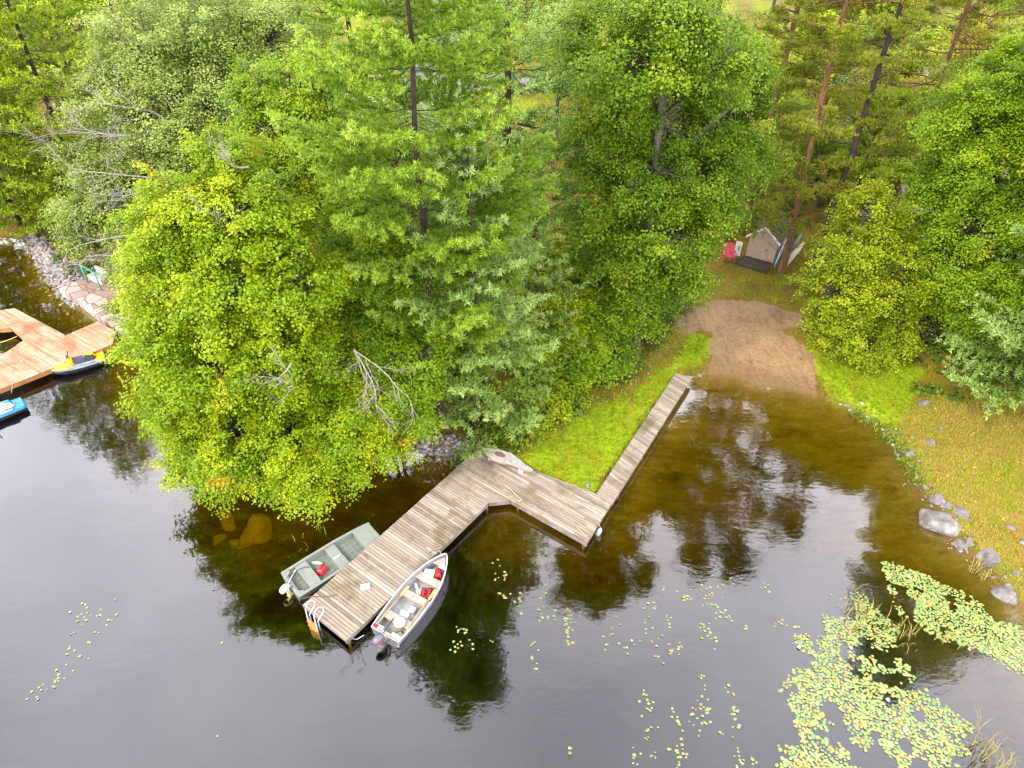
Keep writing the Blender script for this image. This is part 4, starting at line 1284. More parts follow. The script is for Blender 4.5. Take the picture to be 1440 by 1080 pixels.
def cushion(x, y, z, sx, sy, sz, mat, label, rz=0, nm='seat_cushion', cat='cushion', group=None):
    c = item(nm, fish, x, y, z, rz, label, cat, group)
    m = MB(); m.box((0, 0, sz / 2), (sx, sy, sz)); m.build('pad', mat, c, bevel=min(sz * .45, .05), seg=3, smooth=True)
    st_ = MB(); st_.tube([(-sx * .5, 0, sz * .6), (-sx * .5 - .06, .05, sz * .5), (-sx * .5 - .02, .1, sz * .6)], .012, 6); st_.build('strap', M['white_plastic'], c, smooth=True)
    return c


cushion(.3 * LB, .05, .07, .34, .42, .1, M['white_plastic'], 'flat white float cushion on the floor, middle of the white boat', .2, group='white gear in the white boat')
cushion(.37 * LB, -.12, .09, .28, .28, .16, M['boat_white'], 'square white box by the middle bench of the white boat', .1, 'gear_box', 'box', 'white gear in the white boat')
cushion(.74 * LB, .14, .38, .44, .44, .14, M['white_plastic'], 'white padded cushion on the bow bench of the white boat', .35, group='white gear in the white boat')
cushion(.6 * LB, .38, .08, .3, .12, .16, M['white_plastic'], 'narrow white float beside the bow bench of the white boat', .9, group='white gear in the white boat')
cushion(.57 * LB, .1, .07, .3, .3, .12, M['cream_plastic'], 'pale folded cloth under the plaid jacket in the white boat', .5, 'folded_cloth', 'cloth')


def bag(x, y, z, s, mat, label):
    b = item('boat_cushion', fish, x, y, z, .3, label, 'cushion', 'white gear in the white boat')
    m = MB(); m.lathe([(.02, 0), (s * .95, .01), (s, .1), (s * .8, .24), (s * .3, .3), (.02, .3)], 14); m.build('bag', mat, b, smooth=True, subsurf=1)
    k = MB(); k.tube([(0, -.06, .29), (0, 0, .35), (0, .06, .29)], .014, 6); k.build('handle', M['rope'], b, smooth=True)


bag(.17 * LB, -.16, .38, .25, M['white_plastic'], 'white stuffed bag on the stern bench beside the dark outboard')
ls = item('life_jacket', fish, .585 * LB, -.16, .12, .45, 'red and black checked life jacket behind the bow bench of the white boat', 'life jacket')
m = MB()
for sx in (-1, 1): m.box((0, sx * .12, .07), (.46, .2, .13))
m.box((-.2, 0, .07), (.1, .4, .12)); m.build('vest', M['plaid'], ls, bevel=.05, seg=3, smooth=True)
nb_ = item('jacket', fish, .53 * LB, -.38, .08, .2, 'crumpled navy and white cloth against the middle bench of the white boat', 'cloth')
m = MB(); m.lathe([(.02, 0), (.2, .02), (.17, .1), (.08, .17), (.02, .18)], 11); ob = m.build('body', M['navy_cloth'], nb_, smooth=True)
m = MB(); m.lathe([(.02, .1), (.09, .12), (.05, .2), (.01, .21)], 9); m.build('lining', M['board_white'], nb_, smooth=True, loc=(-.1, .05, 0))


def fuel_can(o, s=1.0):
    m = MB()
    secs = [[Vector((x * s, y * s, z_ * s)) for x, y in [(-a, -b), (a, -b), (a, b), (-a, b)]] for z_, a, b in [(0, .2, .14), (.2, .2, .14), (.26, .17, .11), (.3, .1, .06)]]
    m.loft(secs, close=True, cap0=True, cap1=True); m.build('tank', M['red_plastic'], o, bevel=.02, seg=3)
    m = MB(); m.tube([(-.12 * s, 0, .27 * s), (-.1 * s, 0, .37 * s), (.08 * s, 0, .37 * s), (.1 * s, 0, .27 * s)], .016 * s, 8); m.build('handle', M['red_plastic'], o, smooth=True)
    m = MB(); m.lathe([(.035 * s, .25 * s), (.035 * s, .31 * s), (.02 * s, .33 * s)], 10, (.14 * s, 0, 0)); m.build('cap', M['black_rubber'], o, smooth=True)


can2 = item('fuel_can', fish, .81 * LB, -.1, .16, .6, 'red fuel can in the bow of the white boat', 'fuel can'); fuel_can(can2, .95)
rp_ = item('rope', fish, .8 * LB, .14, .2, 0, 'tangle of yellow rope beside the red can in the bow', 'rope')
r_ = random.Random(3); pts = [(r_.uniform(-.12, .12), r_.uniform(-.14, .14), .03 + .1 * r_.random()) for _ in range(16)]
MB().tube(pts, .014, 6).build('coil', M['yellow_rope'], rp_, smooth=True)
rp_ = item('fuel_line', fish, .1 * LB, -.25, .1, 0, 'black hose and yellow line coiled behind the stern bench', 'hose')
pts = [(.14 * math.cos(a) + .03 * math.sin(3 * a), .16 * math.sin(a), .03 + .02 * math.sin(2.3 * a)) for a in np.linspace(0, 4 * PI, 40)]
MB().tube(pts, .016, 6).build('hose', M['black_rubber'], rp_, smooth=True)
MB().tube([(x * .8 + .03, y * .7, z_ + .03) for x, y, z_ in pts], .012, 6).build('line', M['yellow_rope'], rp_, smooth=True)
tk = item('tackle_box', fish, .06 * LB + .12, -.42, .08, .1, 'small olive tackle box in the stern corner of the white boat', 'box')
m = MB(); m.box((0, 0, .07), (.2, .3, .14)); m.build('case', M['kayak_green'], tk, bevel=.015); m = MB(); m.box((0, 0, .155), (.21, .31, .03)); m.build('lid', M['bench_wood'], tk, bevel=.01)

# flat-bottomed jon boat
A = gp(395, 805, .4); Bp = gp(515, 731, .45); Cp = gp(537, 748, .45)
bw_ = (Cp - Bp).length
ax = (Bp - A); ax.z = 0; LJ = ax.length * 1.0
perp = Vector((ax.y, -ax.x, 0)).normalized()
W2 = .74
jon = empty('jon_boat', (0, 0, 0), 0, 'green-grey flat-bottomed boat with a white outboard, left of the grey dock', 'boat')
o_ = A + perp * W2; o_.z = 0; place(jon, o_, o_ + ax)
SJ = [(0, .74, .34, -.06), (.3, .75, .35, -.07), (.6, .73, .37, -.06), (.8, .66, .4, .0), (.93, .58, .43, .12), (1, .53, .44, .26)]
outer, inner = [], []
for f, b, zs, zb in SJ:
    x = f * LJ
    outer.append([Vector((x, y * b, z_)) for y, z_ in [(-1, zs), (-.86, zb + .02), (-.8, zb), (.8, zb), (.86, zb + .02), (1, zs)]])
    zf = max(zb + .04, .05)
    inner.append([Vector((max(.04, min(x, LJ - .04)), y * b, z_)) for y, z_ in [(-.95, zs), (-.82, zf + .015), (-.78, zf), (.78, zf), (.82, zf + .015), (.95, zs)]])
hb = MB(); hb.loft(outer); hb.loft(inner, flip=True); hb.add(outer[0], [tuple(range(6))]); hb.add(inner[0], [tuple(range(6))]); hb.add(outer[-1], [tuple(range(6))])
hb.build('hull', M['jon_green'], jon)
gm = MB()
for sgn in (-1, 1):
    secs = []
    for f, b, zs, zb in SJ: secs.append([Vector((f * LJ, sgn * (b + dx), zs + dz_)) for dx, dz_ in ((.03, .0), (.03, .025), (-.085, .025), (-.085, .0))])
    gm.loft(secs, close=True, cap0=True, cap1=True)
gm.box((.03, .44, .345), (.1, .52, .035)); gm.box((.03, -.44, .345), (.1, .52, .035))
gm.build('gunwale', M['jon_light'], jon)
tz = MB(); tz.box((.045, 0, .2), (.04, 1.3, .26)); tz.build('transom', M['jon_green'], jon)
for x, d_, w in ((.2, .5, 1.38), (.53, .46, 1.36)):
    bn = MB(); bn.box((x * LJ, 0, .3), (d_, w, .04)); bn.box((x * LJ, 0, .17), (d_ * .96, w * .9, .22)); bn.build('bench', M['jon_light'], jon, bevel=.01)
bn = MB(); bn.prism([(.8 * LJ, -.62), (.995 * LJ, -.52), (.995 * LJ, .52), (.8 * LJ, .62)], .4, .44); bn.box((.81 * LJ, 0, .24), (.03, 1.1, .3)); bn.build('bow_deck', M['jon_light'], jon, bevel=.008)
sb = MB(); sb.box((.08, .0, .3), (.14, 1.2, .03)); sb.prism([(.06, .4), (.3, .56), (.3, .69), (.06, .69)], .32, .345); sb.prism([(.06, -.4), (.3, -.56), (.3, -.69), (.06, -.69)], .32, .345); sb.build('stern_knee', M['jon_light'], jon)
rb = MB()
for k in range(16):
    x = .3 + k * .2
    if x < .8 * LJ: rb.box((x, 0, .058), (.035, 1.15, .018))
for y in (-.28, 0, .28): rb.box((LJ * .45, y, .06), (LJ * .72, .05, .022))
rb.build('floor', M['jon_light'], jon)
lk = MB(); lk.box((.53 * LJ - .02, -.02, .325), (.34, .06, .02)); lk.build('seat_strap', M['boat_white'], jon)
outboard(jon, -.02, .36, M['white_plastic'], None, M['cream_plastic'], .9, R(-10), R(18))
fc = item('fuel_can', jon, .335 * LJ, -.1, .07, .5, 'red fuel can on the floor of the green-grey flat-bottomed boat', 'fuel can'); fuel_can(fc, 1.0)
pd = item('boat_fender', jon, .345 * LJ, .4, .12, -1.0, 'white pointed fender leaning on the side inside the green-grey boat', 'fender')
MB().lathe([(.01, -.3), (.05, -.26), (.075, -.1), (.075, .12), (.05, .22), (.015, .27)], 14).build('float', M['white_plastic'], pd, smooth=True).rotation_euler = (0, R(75), 0)
hs = item('fuel_line', jon, .13 * LJ, .1, .38, 0, 'dark fuel hose across the rear bench of the green-grey boat', 'hose')
MB().tube([(-.25, .1, .06), (-.05, .25, .04), (.2, .28, .02), (.42, .2, .0), (.6, .0, -.2), (.62, -.1, -.27)], .013, 8).build('hose', M['black_rubber'], hs, smooth=True)

# small things on the grey dock
def on_dock(px, py, z=DZ + .008): return gp(px, py, z)
cb = empty('carton', on_dock(514, 826), .25, 'small white printed carton lying on the grey dock', 'carton')
m = MB(); m.box((0, 0, .045), (.36, .22, .08)); m.build('box', M['carton'], cb, bevel=.006); m = MB(); m.box((.0, .0, .092), (.3, .03, .006)); m.build('seam', M['grey_floor'], cb)
def line_rope(name, pts, r, mat, label, cat='rope'):
    P0 = Vector(pts[0]); o = empty(name, P0, 0, label, cat)
    MB().tube([Vector(p) - P0 for p in pts], r, 7).build('strand', mat, o, smooth=True); return o
line_rope('mooring_rope', [on_dock(426, 842, .55), on_dock(436, 839, .56), on_dock(448, 839, .55), on_dock(462, 839, .55), on_dock(474, 836, .55)], .018, M['hollow_wood'], 'brown mooring rope lying across the grey dock behind the swim ladder')
line_rope('mooring_rope', [gp(622, 782, .66), on_dock(618, 774, .58), on_dock(612, 778, .56), on_dock(600, 777, .55), on_dock(620, 770, .56)], .018, M['rope'], 'pale mooring rope from the bow of the white boat to the grey dock')
line_rope('mooring_rope', [on_dock(706, 678, .56), on_dock(713, 684, .55), on_dock(722, 692, .55), on_dock(730, 700, .55), on_dock(734, 703, .56), on_dock(730, 705, .55), on_dock(727, 701, .55)], .024, M['rope'], 'pale rope loop lying at the inner corner of the grey dock')
line_rope('mooring_rope', [on_dock(807, 735, .55), on_dock(814, 744, .55), on_dock(822, 752, .55), on_dock(826, 754, .58)], .02, M['rope'], 'pale rope at the outer right corner of the grey dock')
line_rope('chain', [gp(484, 892, .2), gp(492, 898, .1), gp(502, 899, .12), gp(512, 893, .3)], .014, M['steel'], 'thin slack stern line between the grey dock and the white boat', 'mooring line')
# fender hanging at the corner
P = gp(842, 748, .12)
fe = empty('boat_fender', P, 0, 'white fender hanging off the right corner of the grey dock', 'fender')
f_ = MB().lathe([(.02, -.32), (.05, -.3), (.11, -.22), (.12, .1), (.09, .2), (.03, .26), (.03, .32)], 16).build('float', M['white_plastic'], fe, smooth=True); f_.rotation_euler = (R(10), R(12), 0)
MB().tube([(.05, -.03, .3), (-.02, .1, .42), (-.12, .2, .44)], .012, 6).build('line', M['rope'], fe, smooth=True)

# swim ladder
e0, e1 = gp(434, 866, .5), gp(450, 878, .5)
u = (pl[1] - pl[0]).normalized(); nrm = Vector((u.y, -u.x, 0))
if nrm.y > 0: nrm = -nrm
lp = gp(443, 868, .5); s_ = (lp - pl[0]).dot(u); lp = pl[0] + u * s_ + nrm * .08
lad = empty('swim_ladder', (lp.x, lp.y, 0), math.atan2(u.y, u.x), 'white tubular swim ladder with brown treads on the end of the grey dock', 'ladder')
for sx in (-.24, .24):
    pts = [(sx, -.16, -1.0), (sx, -.14, .3), (sx, -.12, .95), (sx, -.04, 1.18), (sx, .1, 1.25), (sx, .26, 1.15), (sx, .34, .95), (sx, .28, .75), (sx, .1, .62), (sx, -.02, .55), (sx, -.03, .3), (sx, -.03, -.1)]
    MB().tube(pts, .025, 10).build('rail', M['white_plastic'], lad, smooth=True)
for k in range(4):
    m = MB(); m.box((0, -.16, .32 - .27 * k), (.46, .13, .035)); m.build('tread', M['cedar_fascia'], lad, bevel=.006)

# driftwood slab bench
a, b = gp(677, 629, 1.05), gp(750, 660, 1.05)
bench = empty('bench', (0, 0, 0), 0, 'weathered driftwood slab bench with a dark hollow, on the back edge of the grey dock', 'bench')
LS = place(bench, Vector((a.x, a.y, DZ)), Vector((b.x, b.y, DZ)))
top = [(0, .0), (.12, .1), (.3, .22), (.5, .26), (.7, .16), (.86, .05), (.95, .03), (1, .0), (.98, -.1), (.9, -.14), (.75, -.13), (.6, -.15), (.45, -.24), (.3, -.26), (.14, -.14)]
TPz = [(x * LS, y * 1.5) for x, y in top]
m = MB(); m.prism(TPz, .46, .53); m.build('slab', M['slab_wood'], bench, bevel=.015)
m = MB(); m.prism([(x * 1.0, y * 1.06) for x, y in TPz], .4, .4585); m.build('bark_edge', M['bark_edge'], bench, bevel=.012)
m = MB(); m.lathe([(.17, .53), (.15, .545), (.09, .54), (.02, .535)], 12); h_ = m.build('hollow', M['hollow_wood'], bench, smooth=True, loc=(LS * .36, .04, 0)); h_.scale = (1.7, .9, 1)
for x in (.18, .78):
    m = MB(); m.loft([[Vector((x * LS + i * w, j * .1 - .02, z_)) for i, j in ((-1, -1), (1, -1), (1, 1), (-1, 1))] for z_, w in ((.012, .07), (.4, .14))], close=True, cap0=True, cap1=True); m.build('leg', M['board_white'] if x > .5 else M['bench_wood'], bench, bevel=.01)

# ------------------------------------------------------------------ jet skis
def jet_ski(a, b, body, accent, seatm, label, deckm):
    o = empty('jet_ski', (0, 0, 0), 0, label, 'jet ski'); L = place(o, Vector((a.x, a.y, 0)), Vector((b.x, b.y, 0)))
    # local x: stern 0 -> bow L
    S = [(0, .46, .26), (.06, .52, .3), (.35, .56, .34), (.6, .55, .38), (.78, .46, .42), (.9, .28, .43), (.97, .12, .42), (1, .03, .4)]
    lower, upper = [], []
    for f, w, z_ in S:
        x = f * L; kb = -.12 + .3 * max(0, f - .7) / .3
        lower.append([Vector((x, y * w, zz)) for y, zz in [(-1, z_ - .06), (-.96, z_ - .16), (-.6, kb + .05), (0, kb - .04), (.6, kb + .05), (.96, z_ - .16), (1, z_ - .06)]])
        upper.append([Vector((x, y * w * 1.02, zz)) for y, zz in [(-1, z_ - .055), (-1.03, z_ - .02), (-.9, z_ + .03), (-.5, z_ + .04), (0, z_ + .045), (.5, z_ + .04), (.9, z_ + .03), (1.03, z_ - .02), (1, z_ - .055)]])
    m = MB(); m.loft(lower, cap0=True); m.build('hull', M['pwc_dark'], o, smooth=True)
    m = MB(); m.loft(upper, cap0=True); m.build('deck', deckm, o, smooth=True)
    # rear platform and footwells
    m = MB(); m.box((.1 * L, 0, .345), (.18 * L, .86, .03)); m.build('rear_platform', accent, o, bevel=.012)
    for sy in (-1, 1):
        m = MB(); m.box((.42 * L, sy * .4, .405), (.42 * L, .2, .03)); m.build('footwell', M['pwc_grey'], o, bevel=.012)
        m = MB(); m.loft([[Vector((x * L, sy * (y0 + dy), z_ + dz)) for dy, dz in ((-.05, 0), (.05, 0), (.03, .05), (-.03, .05))] for x, y0, z_ in ((.62, .5, .41), (.75, .45, .45), (.88, .28, .47), (.95, .14, .46))], close=True, cap0=True, cap1=True); m.build('side_panel', accent, o, smooth=True)
    # seat
    m = MB()
    m.loft([[Vector((x * L, y, z_)) for y, z_ in [(-w - .06, .4), (-w, h - .04), (-w * .6, h), (w * .6, h), (w, h - .04), (w + .06, .4)]] for x, w, h in ((.16, .1, .56), (.2, .15, .72), (.34, .16, .74), (.37, .17, .66), (.5, .17, .66), (.58, .13, .72))], cap0=True, cap1=True)
    m.build('seat', seatm, o, smooth=False, bevel=.02)
    m = MB()
    m.loft([[Vector((x * L, y, z_)) for y, z_ in [(-w, .42), (-w * .8, h - .05), (-w * .3, h), (w * .3, h), (w * .8, h - .05), (w, .42)]] for x, w, h in ((.16, .13, .58), (.2, .18, .745), (.32, .18, .755), (.36, .15, .7))], cap0=True, cap1=True)
    m.build('seat_back_panel', accent, o, bevel=.02)
    # front cowl
    m = MB()
    m.loft([[Vector((x * L, y, z_)) for y, z_ in [(-w, .42), (-w * .85, h - .06), (-w * .4, h), (w * .4, h), (w * .85, h - .06), (w, .42)]] for x, w, h in ((.56, .2, .78), (.62, .26, .86), (.72, .27, .74), (.84, .2, .6), (.93, .1, .5))], cap0=True, cap1=True)
    m.build('cowl', body, o, smooth=True)
    m = MB(); m.tube([(.58 * L, -.38, .98), (.6 * L, -.18, .95), (.62 * L, 0, .92), (.6 * L, .18, .95), (.58 * L, .38, .98)], .025, 8); m.box((.62 * L, 0, .88), (.12, .14, .12)); m.build('handlebar', M['black_rubber'], o, smooth=True)
    m = MB(); m.loft([[Vector((.67 * L + dx, y, z_)) for y, z_ in ((-.2, .82), (0, .86), (.2, .82))] for dx in (0, .0)] ) if False else m.box((.66 * L, 0, .9), (.03, .26, .1), Matrix.Rotation(R(35), 3, 'Y')); m.build('windscreen', M['board_white'], o, bevel=.01)
    for sy in (-1, 1):
        m = MB(); m.box((.7 * L, sy * .3, .8), (.12, .1, .09)); m.tube([(.7 * L, sy * .2, .72), (.7 * L, sy * .28, .78)], .02); m.build('mirror', M['pwc_grey'], o, bevel=.02)
    return o


jet_ski(gp(150, 505, 0), gp(74, 529, 0), M['yellow_paint'], M['yellow_paint'], M['pwc_dark'], 'yellow and charcoal jet ski moored against the cedar dock', M['pwc_grey'])
jet_ski(gp(37, 571, 0), gp(-48, 606, 0), M['blue_paint'], M['blue_paint'], M['board_white'], 'blue jet ski cut by the left edge, below the cedar dock', M['blue_paint'])
line_rope('mooring_rope', [gp(17, 540, CZ + .02), gp(17, 546, CZ + .1), gp(16, 553, .5)], .015, M['rope'], 'short pale rope from the cedar dock to the blue jet ski')
line_rope('mooring_rope', [gp(24, 473, CZ), gp(12, 478, .4), gp(-6, 484, .3)], .02, M['yellow_rope'], 'yellow rope across the cut-out of the cedar dock')
line_rope('mooring_rope', [gp(147, 479, CZ + .01), gp(146, 488, .5), gp(140, 497, .45)], .015, M['rope'], 'short grey rope from the cedar dock to the yellow jet ski')

# ------------------------------------------------------------------ shed, chair, boards
sp = ground(1066, 382)
Wd, Dp, Hw, Hr = 2.4, 2.6, 1.75, 2.5
a_, b_ = ground(1048, 361), ground(1086, 372)
fx = (b_ - a_); fx.z = 0; Wd = fx.length * 1.0
shed = empty('garden_shed', (a_.x, a_.y, min(a_.z, b_.z) - .05), math.atan2(fx.y, fx.x), 'small pale wooden garden shed with white-trimmed gable under the pines', 'shed')
m = MB()
gable = [(0, 0), (Wd, 0), (Wd, Hw), (Wd / 2, Hr), (0, Hw)]
m.add([(x, 0, z_) for x, z_ in gable] + [(x, Dp, z_) for x, z_ in gable], [(0, 1, 2, 3, 4), (9, 8, 7, 6, 5), (0, 5, 6, 1), (1, 6, 7, 2), (0, 4, 9, 5), (2, 7, 8, 3), (3, 8, 9, 4)])
m.build('wall', M['shed_wall'], shed)
m = MB(); ov = .22; th = .06
for sgn in (-1, 1):
    x0, x1 = Wd / 2, Wd / 2 + sgn * (Wd / 2 + ov); z1 = Hr - (Hr - Hw) * (Wd / 2 + ov) / (Wd / 2)
    m.add([(x0, -.18, Hr + .03), (x1, -.18, z1 + .03), (x1, Dp + .18, z1 + .03), (x0, Dp + .18, Hr + .03), (x0, -.18, Hr + .1), (x1, -.18, z1 + .1), (x1, Dp + .18, z1 + .1), (x0, Dp + .18, Hr + .1)],
          [(0, 1, 2, 3), (4, 5, 6, 7), (0, 1, 5, 4), (1, 2, 6, 5), (2, 3, 7, 6)])
m.build('roof', M['mossy_roof'], shed)
m = MB()
for sgn in (-1, 1):
    x1 = Wd / 2 + sgn * (Wd / 2 + ov); z1 = Hr - (Hr - Hw) * (Wd / 2 + ov) / (Wd / 2)
    m.add([(Wd / 2, -.2, Hr - .06), (x1, -.2, z1 - .06), (x1, -.2, z1 + .11), (Wd / 2, -.2, Hr + .11), (Wd / 2, -.184, Hr - .06), (x1, -.184, z1 - .06), (x1, -.184, z1 + .11), (Wd / 2, -.184, Hr + .11)],
          [(0, 1, 2, 3), (4, 5, 6, 7), (0, 1, 5, 4), (1, 2, 6, 5), (2, 3, 7, 6)])
m.build('rake_trim', M['shed_trim'], shed)
dr_ = MB(); dr_.box((Wd * .42, -.025, .85), (Wd * .62, .04, 1.6))
for k in range(4): dr_.box((Wd * (.16 + .17 * k), -.05, .85), (.02, .012, 1.58))
d_o = dr_.build('door', M['shed_wall'], shed, bevel=.004); m = MB(); m.box((Wd * .68, -.07, .95), (.05, .04, .14)); m.build('handle', M['black_rubber'], d_o)
deckw = empty('step_deck', fl(shed, -.1, -1.35, .0), shed.rotation_euler.z, 'low dark wooden deck in front of the pale garden shed', 'deck')
planks([(0, 0), (Wd + .1, 0), (Wd + .1, 1.25), (0, 1.25)], .14, .04, .22, 9, name='deck_planks', mat=M['dark_deck'], parent=deckw)
m = MB(); m.box((Wd / 2, .03, .08), (Wd, .05, .18)); m.box((Wd / 2, 1.2, .08), (Wd, .05, .18)); m.build('joist', M['dark_deck'], deckw)
pn = empty('board_panel', fl(shed, -.55, -.1, 0), shed.rotation_euler.z + .1, 'pale board leaning at the left corner of the garden shed', 'board')
m = MB(); m.box((0, 0, .55), (.42, .04, 1.0), Matrix.Rotation(R(-8), 3, 'X')); m.build('board', M['shed_trim'], pn, bevel=.006); m = MB(); m.box((.05, -.05, .62), (.1, .04, .3), Matrix.Rotation(R(-8), 3, 'X')); m.build('handle', M['green_metal'], pn, bevel=.006)
bk = empty('bucket', fl(shed, -.5, -.6, .08), 0, 'small blue bucket at the left corner of the shed deck', 'bucket')
MB().lathe([(.1, 0), (.14, .26), (.13, .26), (.095, .02)], 14).build('pail', M['board_blue'], bk, smooth=True); MB().tube([(-.13, 0, .25), (0, -.02, .36), (.13, 0, .25)], .008, 6).build('handle', M['steel'], bk, smooth=True)


def lens_boat(a, b, w, t_, mat, label, tilt, edge=None, nm='canoe', cat='canoe'):
    o = empty(nm, (0, 0, 0), 0, label, cat); L = place(o, a, b); o.location.z = 0
    d = b - a; o.location = a; o.rotation_euler = (tilt, -math.atan2(d.z, math.hypot(d.x, d.y)), math.atan2(d.y, d.x)); L = d.length
    m = MB(); secs = []
    for f in np.linspace(0, 1, 11):
        ww = max(.02, w * math.sin(PI * f) ** .75); hh = t_ * (.35 + .65 * math.sin(PI * f))
        secs.append([Vector((f * L, ww * math.cos(a_), hh * math.sin(a_))) for a_ in np.linspace(0, PI, 9)])
    m.loft(secs, cap0=True, cap1=True); m.add([p for s in secs for p in (s[0], s[-1])], [(2 * i, 2 * i + 1, 2 * i + 3, 2 * i + 2) for i in range(10)])
    m.build('hull', mat, o, smooth=True)
    m = MB()
    for k in (0, -1): m.tube([s[k] for s in secs], .025, 6)
    m.build('gunwale', edge or mat, o, smooth=True)
    return o


q0 = ground(1103, 380); q1 = gp(1126, 356, 1.5)
lens_boat(q0 + Vector((0, 0, .15)), Vector((q0.x + 1.3, q0.y + 1.1, q0.z + 1.35)), .42, .3, M['canoe_cream'], 'cream canoe leaning against the brush right of the dark pine stem', R(-60))
q2 = ground(1089, 380)
lens_boat(q2 + Vector((0, .1, .1)), Vector((q2.x + .55, q2.y + .55, q2.z + 2.0)), .36, .12, M['board_white'], 'white paddle board with blue rim leaning between the shed and the dark pine stem', R(-70), M['board_blue'], 'paddle_board', 'paddle board')
q3 = ground(1108, 370)
lens_boat(q3 + Vector((0, .3, .1)), Vector((q3.x + .9, q3.y + 1.1, q3.z + 1.5)), .36, .25, M['kayak_green'], 'grey-green kayak leaning behind the cream canoe', R(-60), None, 'kayak', 'kayak')

# red armchair with slatted back
cp_ = ground(1024, 366)
ch = empty('garden_chair', cp_, R(-8), 'red slatted garden armchair left of the garden shed', 'chair')
m = MB()
for k in range(5): m.box((-.24 + .12 * k, .06, .36 - .0), (.105, .52, .02), Matrix.Rotation(R(12), 3, 'X'))
m.build('seat', M['chair_red'], ch, bevel=.006)
m = MB()
for k in range(5):
    x = -.24 + .12 * k; hh = .74 - .05 * abs(k - 2)
    m.box((x * 1.08, .34 + .12, .33 + hh / 2), (.11, .022, hh), Matrix.Rotation(R(-20), 3, 'X') @ Matrix.Rotation(R(2 * (k - 2)), 3, 'Y'))
m.box((0, .44, .5), (.66, .03, .07)); m.build('backrest', M['chair_red'], ch, bevel=.006)
for sx in (-1, 1):
    m = MB(); m.box((sx * .36, .02, .55), (.13, .74, .025)); m.build('armrest', M['chair_red'], ch, bevel=.01)
    m = MB(); m.box((sx * .33, -.26, .26), (.035, .12, .56)); m.build('leg', M['chair_red'], ch, bevel=.006)
    m = MB(); m.box((sx * .3, .2, .2), (.03, .95, .12), Matrix.Rotation(R(14), 3, 'X')); m.build('leg', M['chair_red'], ch, bevel=.006)

# ------------------------------------------------------------------ landing at the left
PAT = gp2([(84, 408), (104, 418), (128, 436), (142, 448), (165, 465), (215, 480), (240, 430), (200, 396), (140, 394), (110, 396)], .5)
t_ = MB(); zc = .5
pc = PAT.mean(0)
t_.prism([tuple(p) for p in PAT][::-1], -.5, .62)
tag(t_.build('patio', M['flagstone'], None, bevel=.04), kind='structure')
rp0, rp1 = gp(124, 398, .6), gp(143, 409, .6)
rail = empty('hand_rail', rp0, 0, 'green metal tube frame standing on the flagstone landing', 'rail')
e = rp1 - rp0
k1 = e + Vector((1.7, 1.2, 0))
MB().tube([(0, 0, 0), (0, 0, 1.35)], .045, 8).build('post', M['green_metal'], rail, smooth=True)
MB().tube([e, e + Vector((0, 0, 1.3))], .04, 8).build('post', M['green_metal'], rail, smooth=True)
MB().tube([(0, 0, 1.33), e + Vector((0, 0, 1.28)), k1 + Vector((0, 0, .1))], .035, 8).build('top_rail', M['green_metal'], rail, smooth=True)
MB().tube([(0, 0, .9), Vector((.7, .9, .5))], .03, 8).build('brace', M['green_metal'], rail, smooth=True)
sbk = empty('stone_seat', gp(140, 396, .6), R(-28), 'pale grey stone block seat behind the green tube frame', 'stone seat')
m = MB(); m.box((0, 0, .25), (1.3, .55, .42)); m.build('seat', M['grey_block'], sbk, bevel=.06); m = MB(); m.box((.1, .34, .55), (1.1, .16, .7)); m.build('backrest', M['grey_block'], sbk, bevel=.05)

# ------------------------------------------------------------------ stones
def rock(name, P, s, mat, label, seed, group=None, cat='rock', rz=None, parent_kind=None):
    r = np.random.default_rng(seed)
    bm = bmesh.new(); bmesh.ops.create_icosphere(bm, subdivisions=3, radius=1)
    cuts = unit(r.normal(size=(17, 3))); lim = r.uniform(.62, .9, 17)
    for v in bm.verts:
        p = np.array(v.co)
        for c, l in zip(cuts, lim):
            d = p @ c
            if d > l: p = p - c * (d - l) * .92
        p = p * (1 + .05 * math.sin(p[0] * 5 + seed) + .04 * math.sin(p[1] * 7 + seed * 2))
        v.co = p * np.array(s)
    me = bpy.data.meshes.new(name); bm.to_mesh(me); bm.free(); me.materials.append(mat)
    o = bpy.data.objects.new(name, me); col.objects.link(o); o.location = P; o.rotation_euler = (0, 0, r.uniform(0, 6.28) if rz is None else rz)
    tag(o, label, cat, group); return o


